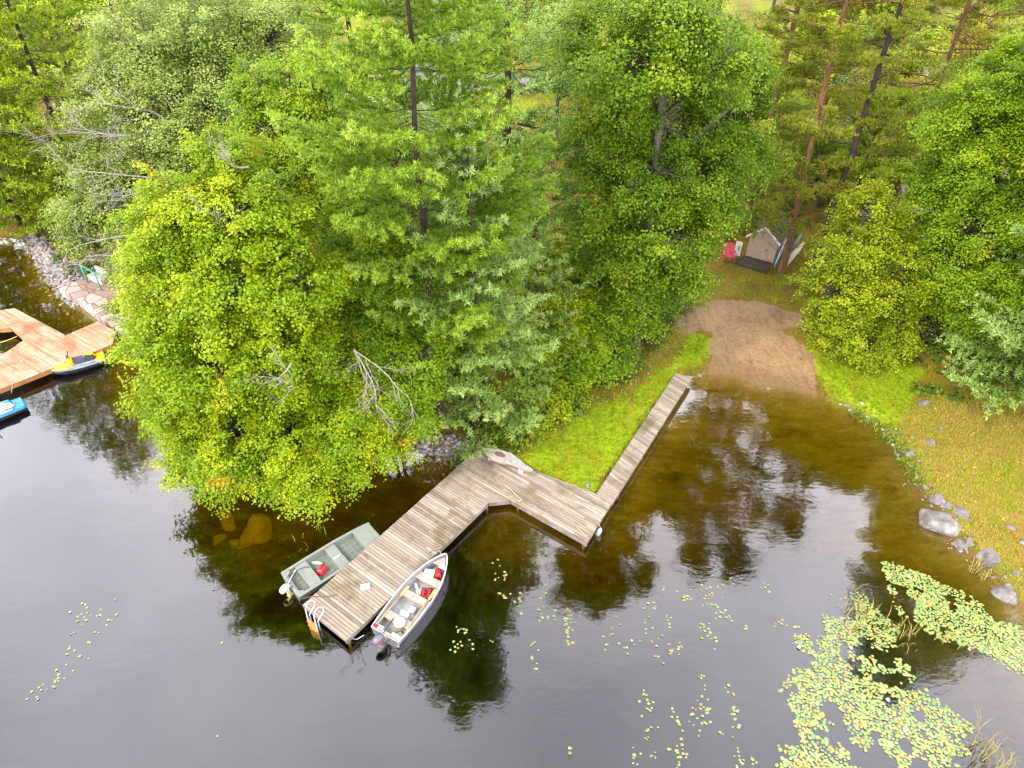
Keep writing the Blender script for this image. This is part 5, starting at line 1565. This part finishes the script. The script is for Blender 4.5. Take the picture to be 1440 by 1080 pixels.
RK = [(1325, 735, 1.0, .75, .5, .12, 'largest pinkish-grey boulder at the right waterline', R(-25)), (1317, 704, .45, .36, .3, .2, 'rounded grey rock just above the largest boulder', None), (1332, 712, .4, .3, .25, .3, 'ruddy grey rock tucked behind the largest boulder', None),
      (1352, 722, .58, .35, .25, .4, 'flat pale grey rock on the grass right of the largest boulder', None), (1350, 765, .34, .3, .25, .1, 'small angular grey rock below the largest boulder', None), (1363, 762, .28, .34, .25, .2, 'dark narrow rock between the small angular rock and the bank', None),
      (1392, 785, .55, .48, .4, .15, 'square-cut grey boulder at the waterline above the lily pads', R(20)), (1414, 836, .55, .36, .35, .05, 'lone smooth grey boulder in the shallows by the lily pads', R(-40)), (1417, 826, .3, .2, .22, .12, 'brown rock touching the back of the lone shallows boulder', None),
      (1309, 624, .34, .28, .25, .35, 'pale cracked rock on the leafy bank above the cove corner', None), (1281, 640, .32, .22, .22, .15, 'low grey rock at the cove corner waterline', None), (1296, 670, .14, .12, .12, .12, 'small grey stone on the waterline below the cove corner', None),
      (1422, 743, .24, .17, .14, .42, 'small whitish stone on the leaf-strewn grass', None), (1438, 763, .2, .22, .2, .42, 'bright white stone at the right edge of the grass', None), (1429, 806, .2, .2, .12, .4, 'bluish grey stone on the grass above the lone shallows boulder', None),
      (1300, 567, .45, .2, .16, .42, 'dark flat stone at the foot of the green bank', None), (827, 683, .17, .15, .14, .45, 'pale stone on the lawn corner beside the dock', None), (1392, 572, .3, .16, .12, .5, 'pale stone in the shade under the low broad pine', None), (1323, 602, .12, .12, .1, .45, 'tiny grey stone on the leafy bank above the pale cracked rock', None)]
for i, (px, py, sx, sy, sz, z_, lab, rz) in enumerate(RK):
    P = gp(px, py, z_)
    rock('boulder' if sx > .4 else 'rock', P, (sx, sy, sz), M['granite'], lab, 200 + i, 'rocks along the shore', rz=rz)
for i, (px, py, sx, sy, sz, z_, lab) in enumerate([(368, 735, 1.75, 1.35, .75, -.85, 'largest sunken boulder, amber under the water below the yellow-green maple'), (318, 722, .6, 1.15, .55, -.75, 'long sunken boulder left of the largest one'), (328, 752, .36, .34, .3, -.62, 'small round sunken boulder between the two large ones'),
                                                    (305, 752, .62, .55, .5, -.95, 'dim sunken boulder farthest left of the amber group'), (415, 742, 1.2, .9, .6, -1.15, 'deep dim sunken boulder right of the amber group')]):
    rock('sunken_boulder', gp(px, py, z_ + .42) + Vector((0, 0, -.68)), (sx, sy, sz), M['underwater_stone'], lab, 240 + i, 'sunken boulders', rz=.6)


def pebbles(name, polyline, width, n, smin, smax, seed, lift=.03):
    r = np.random.default_rng(seed)
    bm = bmesh.new(); bmesh.ops.create_icosphere(bm, subdivisions=1, radius=1); V0 = np.array([v.co[:] for v in bm.verts]); F0 = np.array([[v.index for v in f.verts] for f in bm.faces]); bm.free()
    L = np.array(polyline); seg = np.linalg.norm(np.diff(L, axis=0), axis=1); cum = np.concatenate([[0], np.cumsum(seg)])
    s = r.uniform(0, cum[-1], n); P = np.stack([np.interp(s, cum, L[:, k]) for k in (0, 1)], 1)
    P += r.normal(size=(n, 2)) * np.interp(s, cum, width)[:, None]
    zz = height(P); S = r.uniform(0, 1, n) ** 2 * (smax - smin) + smin
    A = r.uniform(0, 6.28, n); sc_ = np.stack([S * r.uniform(.7, 1.3, n), S * r.uniform(.6, 1, n), S * r.uniform(.4, .8, n)], 1)
    W = V0[None] * (1 + .25 * r.normal(size=(n, len(V0), 1))) * sc_[:, None]
    x = W[..., 0] * np.cos(A)[:, None] - W[..., 1] * np.sin(A)[:, None]; y = W[..., 0] * np.sin(A)[:, None] + W[..., 1] * np.cos(A)[:, None]
    V = np.stack([x + P[:, 0:1], y + P[:, 1:2], W[..., 2] + zz[:, None] + lift], -1).reshape(-1, 3)
    Fc = (F0[None] + (np.arange(n) * len(V0))[:, None, None]).reshape(-1, 3)
    o = np_mesh(name, V, Fc, M['pebbles'], tint=np.repeat(r.uniform(0, 1, n), len(F0)))
    return o


tag(pebbles('shore_gravel', gp2([(42, 335), (62, 362), (80, 388), (98, 412), (112, 424)], .2), [.35, .4, .45, .45, .3], 1500, .05, .2, 1), 'grey and white rubble along the shore left of the flagstone landing', 'gravel', kind='stuff')
tag(pebbles('shore_gravel', gp2([(92, 372), (104, 392), (118, 400)], .5), [.5, .6, .4], 500, .05, .2, 4), 'grey rubble strip running inland beside the flagstone landing', 'gravel', kind='stuff')
tag(pebbles('shore_gravel', gp2([(530, 634), (575, 627), (615, 632), (655, 640)], .15), [.2, .35, .4, .35], 900, .05, .17, 2), 'dark cobbles on the shore behind the grey dock under the trees', 'gravel', kind='stuff')
tag(pebbles('shore_gravel', gp2([(1190, 570), (1235, 590), (1262, 622), (1285, 660), (1310, 706), (1350, 770), (1400, 806), (1440, 850)], .1), [.2, .2, .2, .2, .2, .25, .25, .3], 220, .03, .13, 3), 'small stones along the right waterline below the leafy bank', 'gravel', kind='stuff')

# ------------------------------------------------------------------ grass, leaves, undergrowth
def scatter(n, box, seed):
    r = np.random.default_rng(seed); x0, x1, y0, y1 = box
    return np.column_stack([r.uniform(x0, x1, n), r.uniform(y0, y1, n)]), r


P, r = scatter(210000, (-8, 30, 15, 46), 1)
cv_ = cover(P); sd_ = sdf(P, land)
inside_dock = np.maximum(sdf(P, np.array([p[:2] for p in pl])), sdf(P, np.array([p[:2] for p in ql]))) > -.02
prob = np.clip(.12 + .55 * cv_[:, 1] + .38 * cv_[:, 2] - 2.0 * cv_[:, 0], 0, 1)
k = (sd_ > .05) & (r.uniform(size=len(P)) < prob) & ~inside_dock
P = P[k]; cvk = cv_[k]; n = len(P); zz = height(P)
B3 = np.repeat(np.column_stack([P, zz]), 3, 0); hgt_ = np.repeat(r.uniform(.06, .19, n) * (1 + .6 * (sd_[k] < .5)), 3) * r.uniform(.6, 1.2, 3 * n)
a = r.uniform(0, 6.28, 3 * n); w = .018
tipo = np.column_stack([np.cos(a) * hgt_ * .6, np.sin(a) * hgt_ * .6, hgt_]); side = np.column_stack([-np.sin(a), np.cos(a), 0 * a]) * w
B3 = B3 + np.column_stack([r.normal(size=(3 * n, 2)) * .04, np.zeros(3 * n)])
V = np.stack([B3 - side, B3 + side, B3 + tipo], 1).reshape(-1, 3)
tint = np.clip(np.repeat(.55 * wob(P, 1.1) * .4 + .46 + .42 * cvk[:, 2], 3) + r.normal(0, .18, 3 * n), 0, 1)
tag(np_mesh('grass', V, np.arange(9 * n).reshape(-1, 3), M['grass_blade'], tint=tint), 'short green grass of the lawns and bank around the cove', 'grass', kind='stuff')

# taller weeds at the cove edge
def weeds(name, pts, n, hh, spread, mat, label, seed, z=None, cat='weeds', wd=.02):
    r = np.random.default_rng(seed); C = np.array([gp(a, b, .2)[:2] for a, b in pts]); P = C[r.integers(len(C), size=n)] + r.normal(size=(n, 2)) * spread
    zz = height(P) if z is None else np.full(n, z); a = r.uniform(0, 6.28, n); H_ = hh * r.uniform(.4, 1.2, n); b3 = np.column_stack([P, np.maximum(zz, -.05)])
    ln = r.uniform(.2, .9, n)
    m1 = b3 + np.column_stack([np.cos(a) * H_ * .25 * ln, np.sin(a) * H_ * .25 * ln, H_ * .6]); tp = b3 + np.column_stack([np.cos(a) * H_ * ln, np.sin(a) * H_ * ln, H_ * (1 - .35 * ln)])
    s = np.column_stack([-np.sin(a), np.cos(a), 0 * a]) * wd
    V = np.stack([b3 - s, b3 + s, m1 + s * .8, tp, m1 - s * .8], 1).reshape(-1, 3); i = np.arange(n)[:, None] * 5
    T = np.concatenate([i + [0, 1, 2], i + [0, 2, 4], i + [4, 2, 3]])
    return tag(np_mesh(name, V, T, M[mat], tint=np.tile(np.clip(r.normal(.5, .22, n), 0, 1), 3)), label, cat, kind='stuff')


weeds('weeds', [(1225, 588), (1245, 600), (1255, 612), (1270, 630), (1262, 620), (1278, 648), (1276, 655), (1290, 672), (1210, 578)], 360, .28, .26, 'weed_blade', 'leafy green weeds overhanging the cove corner', 1, wd=.04)
weeds('weeds', [(648, 640), (655, 645), (640, 642)], 160, .4, .2, 'weed_blade', 'green weeds on the cobbles behind the grey dock', 2, wd=.03)
weeds('pond_grass', [(1375, 795), (1385, 805), (1380, 800)], 90, .5, .15, 'dry_grass', 'yellow grass tuft at the waterline below the square-cut boulder', 3)
weeds('pond_grass', [(1205, 850), (1215, 858), (1225, 865), (1200, 860), (1210, 875)], 60, .6, .3, 'dry_grass', 'yellowish pond grass standing among the upper lily pads', 4, z=-.02, wd=.014)
weeds('pond_grass', [(1385, 1045), (1392, 1060), (1405, 1065), (1380, 1062)], 80, .8, .3, 'dry_grass', 'sparse yellowish pond grass at the lower right, beside the big lily bed', 5, z=-.02, wd=.012)
weeds('pond_grass', [(1260, 885), (1275, 890), (1340, 900)], 80, .6, .3, 'dry_grass', 'thin pond grass between the two lily beds', 6, z=-.02, wd=.012)
weeds('pond_grass', [(454, 745), (424, 755), (430, 768), (452, 738)], 16, .5, .12, 'weed_blade', 'green pond grass blades left of the green-grey boat', 7, z=-.02, wd=.02)

# fallen leaves
P, r = scatter(9000, (-6, 32, 14, 45), 3); cv_ = cover(P); sd_ = sdf(P, land)
k = (sd_ > .1) & (r.uniform(size=len(P)) < .1 + .7 * cv_[:, 2] - .2 * cv_[:, 0]); P = P[k]
C = np.column_stack([P, height(P) + .05]); Nn = unit(r.normal(size=C.shape) * .3 + [0, 0, 1])
V, Q = leaves(C, Nn, .1 * r.uniform(.6, 1.5, len(C)), r); tag(np_mesh('leaf_litter', V, Q, M['fallen_leaf'], tint=r.uniform(0, 1, len(C))), 'fallen yellow and brown leaves scattered over the bank and lawn', 'fallen leaves', kind='stuff')

# undergrowth of the woods
P, r = scatter(19000, (-52, 60, 24, 100), 4); cv_ = cover(P); sd_ = sdf(P, land)
blk = np.maximum.reduce([sdf(P, gp2([(925, 470), (960, 400), (1000, 350), (1180, 350), (1180, 460), (1300, 560), (1500, 560), (1500, 900), (735, 660)], .5)), sdf(P, PAT) + .6, sdf(P, np.array([fl(shed, x, y, 0)[:2] for x, y in ((-1.5, -3), (6, -3), (6, 3), (-1.5, 3))]))])
k = (sd_ > .8) & (blk < 0) & (cv_[:, 1] < .4) & (cv_[:, 0] < .2) & (wob(P, .45) + .5 * wob(P, 1.7) > -.35) & ~((P[:, 1] > 66) & (r.uniform(size=len(P)) < .45))
P = P[k]; m_ = 26; ci = np.repeat(np.arange(len(P)), m_); sz = r.uniform(.35, 1.0, len(P))
d = unit(r.normal(size=(len(ci), 3))); d[:, 2] = np.abs(d[:, 2])
C = np.column_stack([P, height(P)])[ci] + d * (sz[ci] * r.uniform(.3, 1, len(ci)))[:, None] * [.8, .8, .9]
V, Q = leaves(C, unit(d + [0, 0, .6] + r.normal(size=C.shape) * .4), .22, r)
tag(np_mesh('undergrowth', V, Q, M['fern'], tint=np.clip(r.normal(.5, .15, len(P))[ci] + .22 * wob(P, .35)[ci] + r.normal(0, .13, len(ci)), 0, 1)), 'low leafy undergrowth of the woods behind the shore', 'undergrowth', kind='stuff')

# ------------------------------------------------------------------ lily pads
r = np.random.default_rng(9)
PA = [(1240, 790), (1262, 792), (1285, 803), (1330, 822), (1372, 842), (1400, 872), (1440, 884), (1490, 900), (1490, 960), (1440, 950), (1400, 930), (1352, 908), (1318, 898), (1285, 872), (1262, 862), (1250, 832)]
PB_ = [(1155, 862), (1180, 872), (1205, 866), (1196, 832), (1212, 834), (1236, 862), (1262, 880), (1262, 902), (1248, 920), (1275, 932), (1290, 962), (1312, 978), (1335, 998), (1368, 1022), (1360, 1040), (1338, 1040), (1362, 1056), (1345, 1080), (1355, 1120), (1085, 1120), (1096, 1070), (1096, 1040), (1122, 1050), (1110, 985), (1118, 965), (1098, 972), (1120, 935), (1150, 930), (1116, 905), (1122, 880), (1148, 905), (1160, 890)]
HOLES = [(1168, 1000, 14), (1180, 1030, 16), (1252, 985, 10), (1218, 905, 9), (1290, 1005, 8), (1205, 935, 8), (1275, 1050, 10)]


def inpoly(poly, n):
    G_ = gp2(poly); lo, hi = G_.min(0), G_.max(0); P = r.uniform(lo, hi, (n, 2)); return P[sdf(P, G_) > -.05]


def thin(P, dmin):
    """keep points at least dmin apart"""
    grid = {}; out = []
    for p in P:
        g = (int(p[0] / dmin), int(p[1] / dmin)); ok = True
        for i in (-1, 0, 1):
            for j in (-1, 0, 1):
                for q in grid.get((g[0] + i, g[1] + j), ()):
                    if (q[0] - p[0]) ** 2 + (q[1] - p[1]) ** 2 < dmin * dmin: ok = False
        if ok: grid.setdefault(g, []).append(p); out.append(p)
    return np.array(out)


pads = np.concatenate([thin(inpoly(PA, 36000), .08), thin(inpoly(PB_, 60000), .088)])
hl = np.ones(len(pads), bool)
for px, py, rad in HOLES:
    c = gp(px, py); hl &= np.hypot(pads[:, 0] - c.x, pads[:, 1] - c.y) > rad * 26 / F * r.uniform(.7, 1.3, len(pads))
hl &= wob(pads, 2.2) + .5 * wob(pads, 5) > -.55
edge_d = np.maximum(sdf(pads, gp2(PA)), sdf(pads, gp2(PB_)))
hl &= r.uniform(size=len(pads)) < .45 + edge_d * 3
pads = pads[hl]
SPOT = [(130, 855, 8, 22), (125, 870, 7, 14), (108, 872, 7, 12), (133, 897, 4, 8), (155, 872, 4, 10), (100, 925, 8, 18), (78, 955, 8, 14), (60, 968, 5, 8), (45, 985, 3, 8), (115, 920, 4, 6),
        (700, 795, 4, 7), (712, 805, 7, 10), (698, 812, 4, 6), (702, 835, 2, 4), (712, 840, 5, 7), (645, 885, 5, 9), (655, 890, 3, 5), (640, 908, 6, 7), (648, 905, 4, 5), (664, 903, 3, 5), (690, 903, 2, 4), (732, 850, 6, 7), (758, 858, 4, 8), (772, 862, 5, 8), (769, 831, 3, 5),
        (800, 855, 3, 6), (794, 880, 12, 14), (800, 875, 5, 8), (798, 895, 8, 8), (752, 910, 4, 10), (748, 930, 5, 8), (855, 898, 7, 10), (865, 878, 3, 8), (890, 905, 2, 3), (915, 850, 6, 10), (910, 882, 8, 9), (941, 875, 7, 6), (935, 828, 2, 3), (963, 836, 5, 8), (972, 838, 4, 6), (990, 838, 10, 12), (1000, 848, 6, 8),
        (1013, 828, 6, 9), (1025, 815, 3, 6), (1076, 825, 4, 6), (1083, 834, 2, 3), (945, 915, 8, 12), (955, 906, 6, 6), (993, 892, 14, 10), (987, 882, 4, 6), (1010, 864, 7, 8), (1020, 862, 4, 5), (1028, 872, 3, 5), (1048, 882, 3, 4), (1095, 875, 5, 8), (880, 912, 3, 5), (930, 922, 5, 8), (986, 950, 5, 5), (1025, 970, 5, 6), (992, 970, 2, 4), (908, 985, 8, 10), (915, 997, 7, 9), (913, 1020, 6, 10), (910, 1035, 3, 5), (945, 998, 3, 4), (985, 998, 10, 14), (978, 1010, 12, 12), (998, 996, 8, 8), (955, 1018, 5, 6), (1033, 1008, 10, 14), (1030, 1000, 4, 8), (1015, 1033, 2, 3), (960, 1055, 8, 10), (955, 1068, 10, 12), (940, 1055, 3, 5), (918, 1062, 4, 5), (892, 1066, 7, 8), (802, 1055, 4, 6), (1040, 1070, 14, 14), (1060, 1072, 5, 8), (1110, 875, 3, 8), (1105, 880, 2, 4),
        (415, 705, 9, 10), (428, 712, 9, 9), (438, 718, 8, 8), (445, 727, 10, 8), (420, 722, 4, 6), (405, 703, 4, 6), (436, 733, 4, 6), (760, 870, 3, 4), (1155, 900, 4, 8), (1190, 845, 4, 6), (1170, 840, 2, 4), (306, 1036, 1, 1), (312, 905, 1, 1)]
ex = []
for px, py, n_, sp_ in SPOT:
    c = gp(px, py); q = sp_ * (H / (SP - CP * uv(px, py)[1])) / F
    ex.append(np.column_stack([c.x + r.normal(size=n_) * q * .5, c.y + r.normal(size=n_) * q * .9]))
few = np.concatenate(ex)
allp = np.concatenate([pads, few]); size = np.concatenate([r.uniform(.038, .08, len(pads)), r.uniform(.03, .06, len(few))])
okw = sdf(allp, land) < -.05; allp, size = allp[okw], size[okw]
nP = len(allp); hgt_ = r.uniform(.004, .03, nP)


def pad_shape(n=11):
    a = np.linspace(.22, 2 * PI - .22, n); return np.concatenate([[[.12, 0, 0]], np.column_stack([np.cos(a), np.sin(a), .03 * np.cos(3 * a)])])


PS = pad_shape(); npd = len(PS)
# nearest (largest in the picture) pads one by one, the others as one mass
dd = np.sqrt(allp[:, 0] ** 2 + allp[:, 1] ** 2 + H * H)
sx_ = allp[:, 0] / (CP * allp[:, 1] + SP * H) * F + 720
sy_ = 540 - F * (SP * allp[:, 1] - CP * H) / (CP * allp[:, 1] + SP * H)
score = size / dd * np.where((sx_ > 4) & (sx_ < 1436) & (sy_ < 1076), 1, 0)
order = np.argsort(-score); big = set(order[:300].tolist())
tri = np.array([[0, i, i + 1] for i in range(1, npd - 1)])
def pad_verts(i, at0=False):
    a = r.uniform(0, 6.28); s = size[i]; tl = r.normal(size=2) * .04
    x = (PS[:, 0] * math.cos(a) - PS[:, 1] * math.sin(a)) * s; y = (PS[:, 0] * math.sin(a) + PS[:, 1] * math.cos(a)) * s * r.uniform(.8, 1)
    z_ = PS[:, 2] * s + x * tl[0] + y * tl[1] + hgt_[i]
    return np.column_stack([x + (0 if at0 else allp[i, 0]), y + (0 if at0 else allp[i, 1]), z_])
protoP = []
for k in range(12):
    i = order[k]; o = np_mesh('lily_pad', pad_verts(i, True), tri, M['lily'], tint=np.full(len(tri), r.uniform(0, 1)), loc=(allp[i, 0], allp[i, 1], 0))
    tag(o, 'large round lily pad floating in the lily beds at the lower right', 'lily pad', 'lily pads of the lower right beds'); protoP.append((o, size[i]))
for k in range(12, 300):
    i = order[k]; po, ps = protoP[k % 12]; o = po.copy(); col.objects.link(o); o.location = (allp[i, 0], allp[i, 1], 0); s = size[i] / ps; o.scale = (s, s, 1); o.rotation_euler.z = r.uniform(0, 6.28)
V, T, tn = [], [], []
for n_, i in enumerate([i for i in range(nP) if i not in big]):
    V.append(pad_verts(i)); T.append(tri + n_ * npd); tn.append(np.full(len(tri), r.uniform(0, 1)))
tag(np_mesh('lily_pad_mass', np.concatenate(V), np.concatenate(T), M['lily'], tint=np.concatenate(tn)), 'smaller lily pads filling the beds and drifting in loose clusters over the lake', 'lily pads', kind='stuff')
for i, (px, py) in enumerate([(1196, 912), (1272, 1028), (1248, 985), (1278, 812), (1123, 911), (1440, 885)][:5]):
    c = gp(px, py); f = empty('water_lily', (c.x, c.y, .03), 0, ['white water lily flower in the upper part of the big lily bed', 'white water lily flower low in the middle of the big lily bed', 'white water lily flower beside the gap in the big lily bed', 'white water lily flower in the upper lily bed by the rocks', 'white water lily flower on the left rim of the big lily bed'][i], 'flower', 'water lily flowers')
    m = MB()
    for ring, (L_, up) in enumerate(((.09, .03), (.06, .07))):
        for k in range(8):
            a = k * PI / 4 + ring * .4; d = Vector((math.cos(a), math.sin(a), 0)); s = Vector((-d.y, d.x, 0)) * .022
            m.add([Vector((0, 0, .01)), d * L_ * .5 + s + Vector((0, 0, up * .4)), d * L_ + Vector((0, 0, up)), d * L_ * .5 - s + Vector((0, 0, up * .4))], [(0, 1, 2, 3)])
    m.build('petal_ring', M['white_plastic'], f); m = MB(); m.lathe([(.02, .01), (.022, .04), (.005, .05)], 8); m.build('centre', M['yellow_paint'], f)

# ------------------------------------------------------------------ far ground: road, drive, houses
def strip(name, pts, w, mat, lift=.05):
    L = np.array([[*p] for p in pts]); out = []
    for i in range(len(L) - 1):
        for f in np.linspace(0, 1, 24, endpoint=(i == len(L) - 2)): out.append(L[i] * (1 - f) + L[i + 1] * f)
    L = np.array(out); d = np.gradient(L, axis=0); d /= np.linalg.norm(d, axis=1)[:, None]; n_ = np.column_stack([-d[:, 1], d[:, 0]])
    cols_ = [L + n_ * (w * k) for k in (-.5, -.17, .17, .5)]
    V = np.concatenate([np.column_stack([c, height(c) + lift]) for c in cols_]); m_ = len(L)
    Q = np.concatenate([np.stack([np.arange(m_ - 1) + k * m_, np.arange(m_ - 1) + k * m_ + 1, np.arange(m_ - 1) + (k + 1) * m_ + 1, np.arange(m_ - 1) + (k + 1) * m_], 1) for k in range(3)])
    return tag(np_mesh(name, V, Q, mat, smooth=True), kind='structure')


rd = [ground(1000, 112), ground(1200, 106), ground(1330, 98), ground(1500, 84)]
strip('road', [(rd[0].x - 60, rd[0].y - 4)] + [(p.x, p.y) for p in rd] + [(rd[3].x + 60, rd[3].y + 10)], 5.0, M['asphalt'])
dv = [ground(640, 190), ground(622, 150), ground(612, 95), ground(640, 0)]
strip('driveway', [(p.x, p.y) for p in dv] + [(dv[3].x + 5, dv[3].y + 40)], 4.2, M['asphalt'], .06)


def house(P, rz, W_, D_, Hw_, Hr_, wall, roof, label, nwin, cat='house'):
    o = empty('house', P, rz, label, cat)
    m = MB(); g = [(-D_ / 2, -.5), (D_ / 2, -.5), (D_ / 2, Hw_), (0, Hr_), (-D_ / 2, Hw_)]
    m.add([(-W_ / 2, y, z_) for y, z_ in g] + [(W_ / 2, y, z_) for y, z_ in g], [(0, 1, 2, 3, 4), (9, 8, 7, 6, 5), (0, 5, 6, 1), (1, 6, 7, 2), (0, 4, 9, 5), (2, 7, 8, 3), (3, 8, 9, 4)]); m.build('wall', wall, o)
    m = MB()
    for s in (-1, 1):
        y1 = s * (D_ / 2 + .4); z1 = Hr_ - (Hr_ - Hw_) * (D_ / 2 + .4) / (D_ / 2); X = W_ / 2 + .3
        m.add([(-X, 0, Hr_ + .02), (X, 0, Hr_ + .02), (X, y1, z1 + .02), (-X, y1, z1 + .02), (-X, 0, Hr_ + .16), (X, 0, Hr_ + .16), (X, y1, z1 + .16), (-X, y1, z1 + .16)], [(0, 1, 2, 3), (4, 5, 6, 7), (2, 3, 7, 6), (0, 3, 7, 4), (1, 2, 6, 5)])
    r_o = m.build('roof', roof, o); m = MB(); m.box((W_ * .25, .6, Hr_ + .2), (.6, .6, 1.2)); m.build('chimney', wall, r_o, bevel=.02)
    for k in range(nwin):
        x = -W_ / 2 + W_ * (k + .5) / nwin
        m = MB()
        for dx, dz, sx, sz in ((0, .62, 1.3, .1), (0, -.62, 1.3, .1), (-.6, 0, .1, 1.14), (.6, 0, .1, 1.14)): m.box((x + dx, -D_ / 2 - .03, 1.5 + dz), (sx, .06, sz))
        f = m.build('window', M['shed_trim'], o); m = MB(); m.box((x, -D_ / 2 - .012, 1.5), (1.1, .02, 1.14)); m.build('pane', M['window_glass'], f)
    return o


h1 = ground(450, 215); house(h1 + Vector((0, 3, 0)), R(8), 11, 8, 2.7, 5.0, M['house_wall'], M['house_wall'], 'terracotta-toned house glimpsed through the leaves behind the green maples', 3)
h2 = ground(1322, 305); house(h2 + Vector((1.0, 2, 0)), R(-20), 5.5, 4.5, 2.6, 4.2, M['grey_wall'], M['roof_grey'], 'pale grey cottage glimpsed behind the bright green right maple', 2)
h3 = ground(660, 30); house(h3 + Vector((-9, 12, 0)), R(5), 12, 8, 2.8, 5.2, M['grey_wall'], M['roof_grey'], 'pale house far behind the bluish white pine at the top', 3)
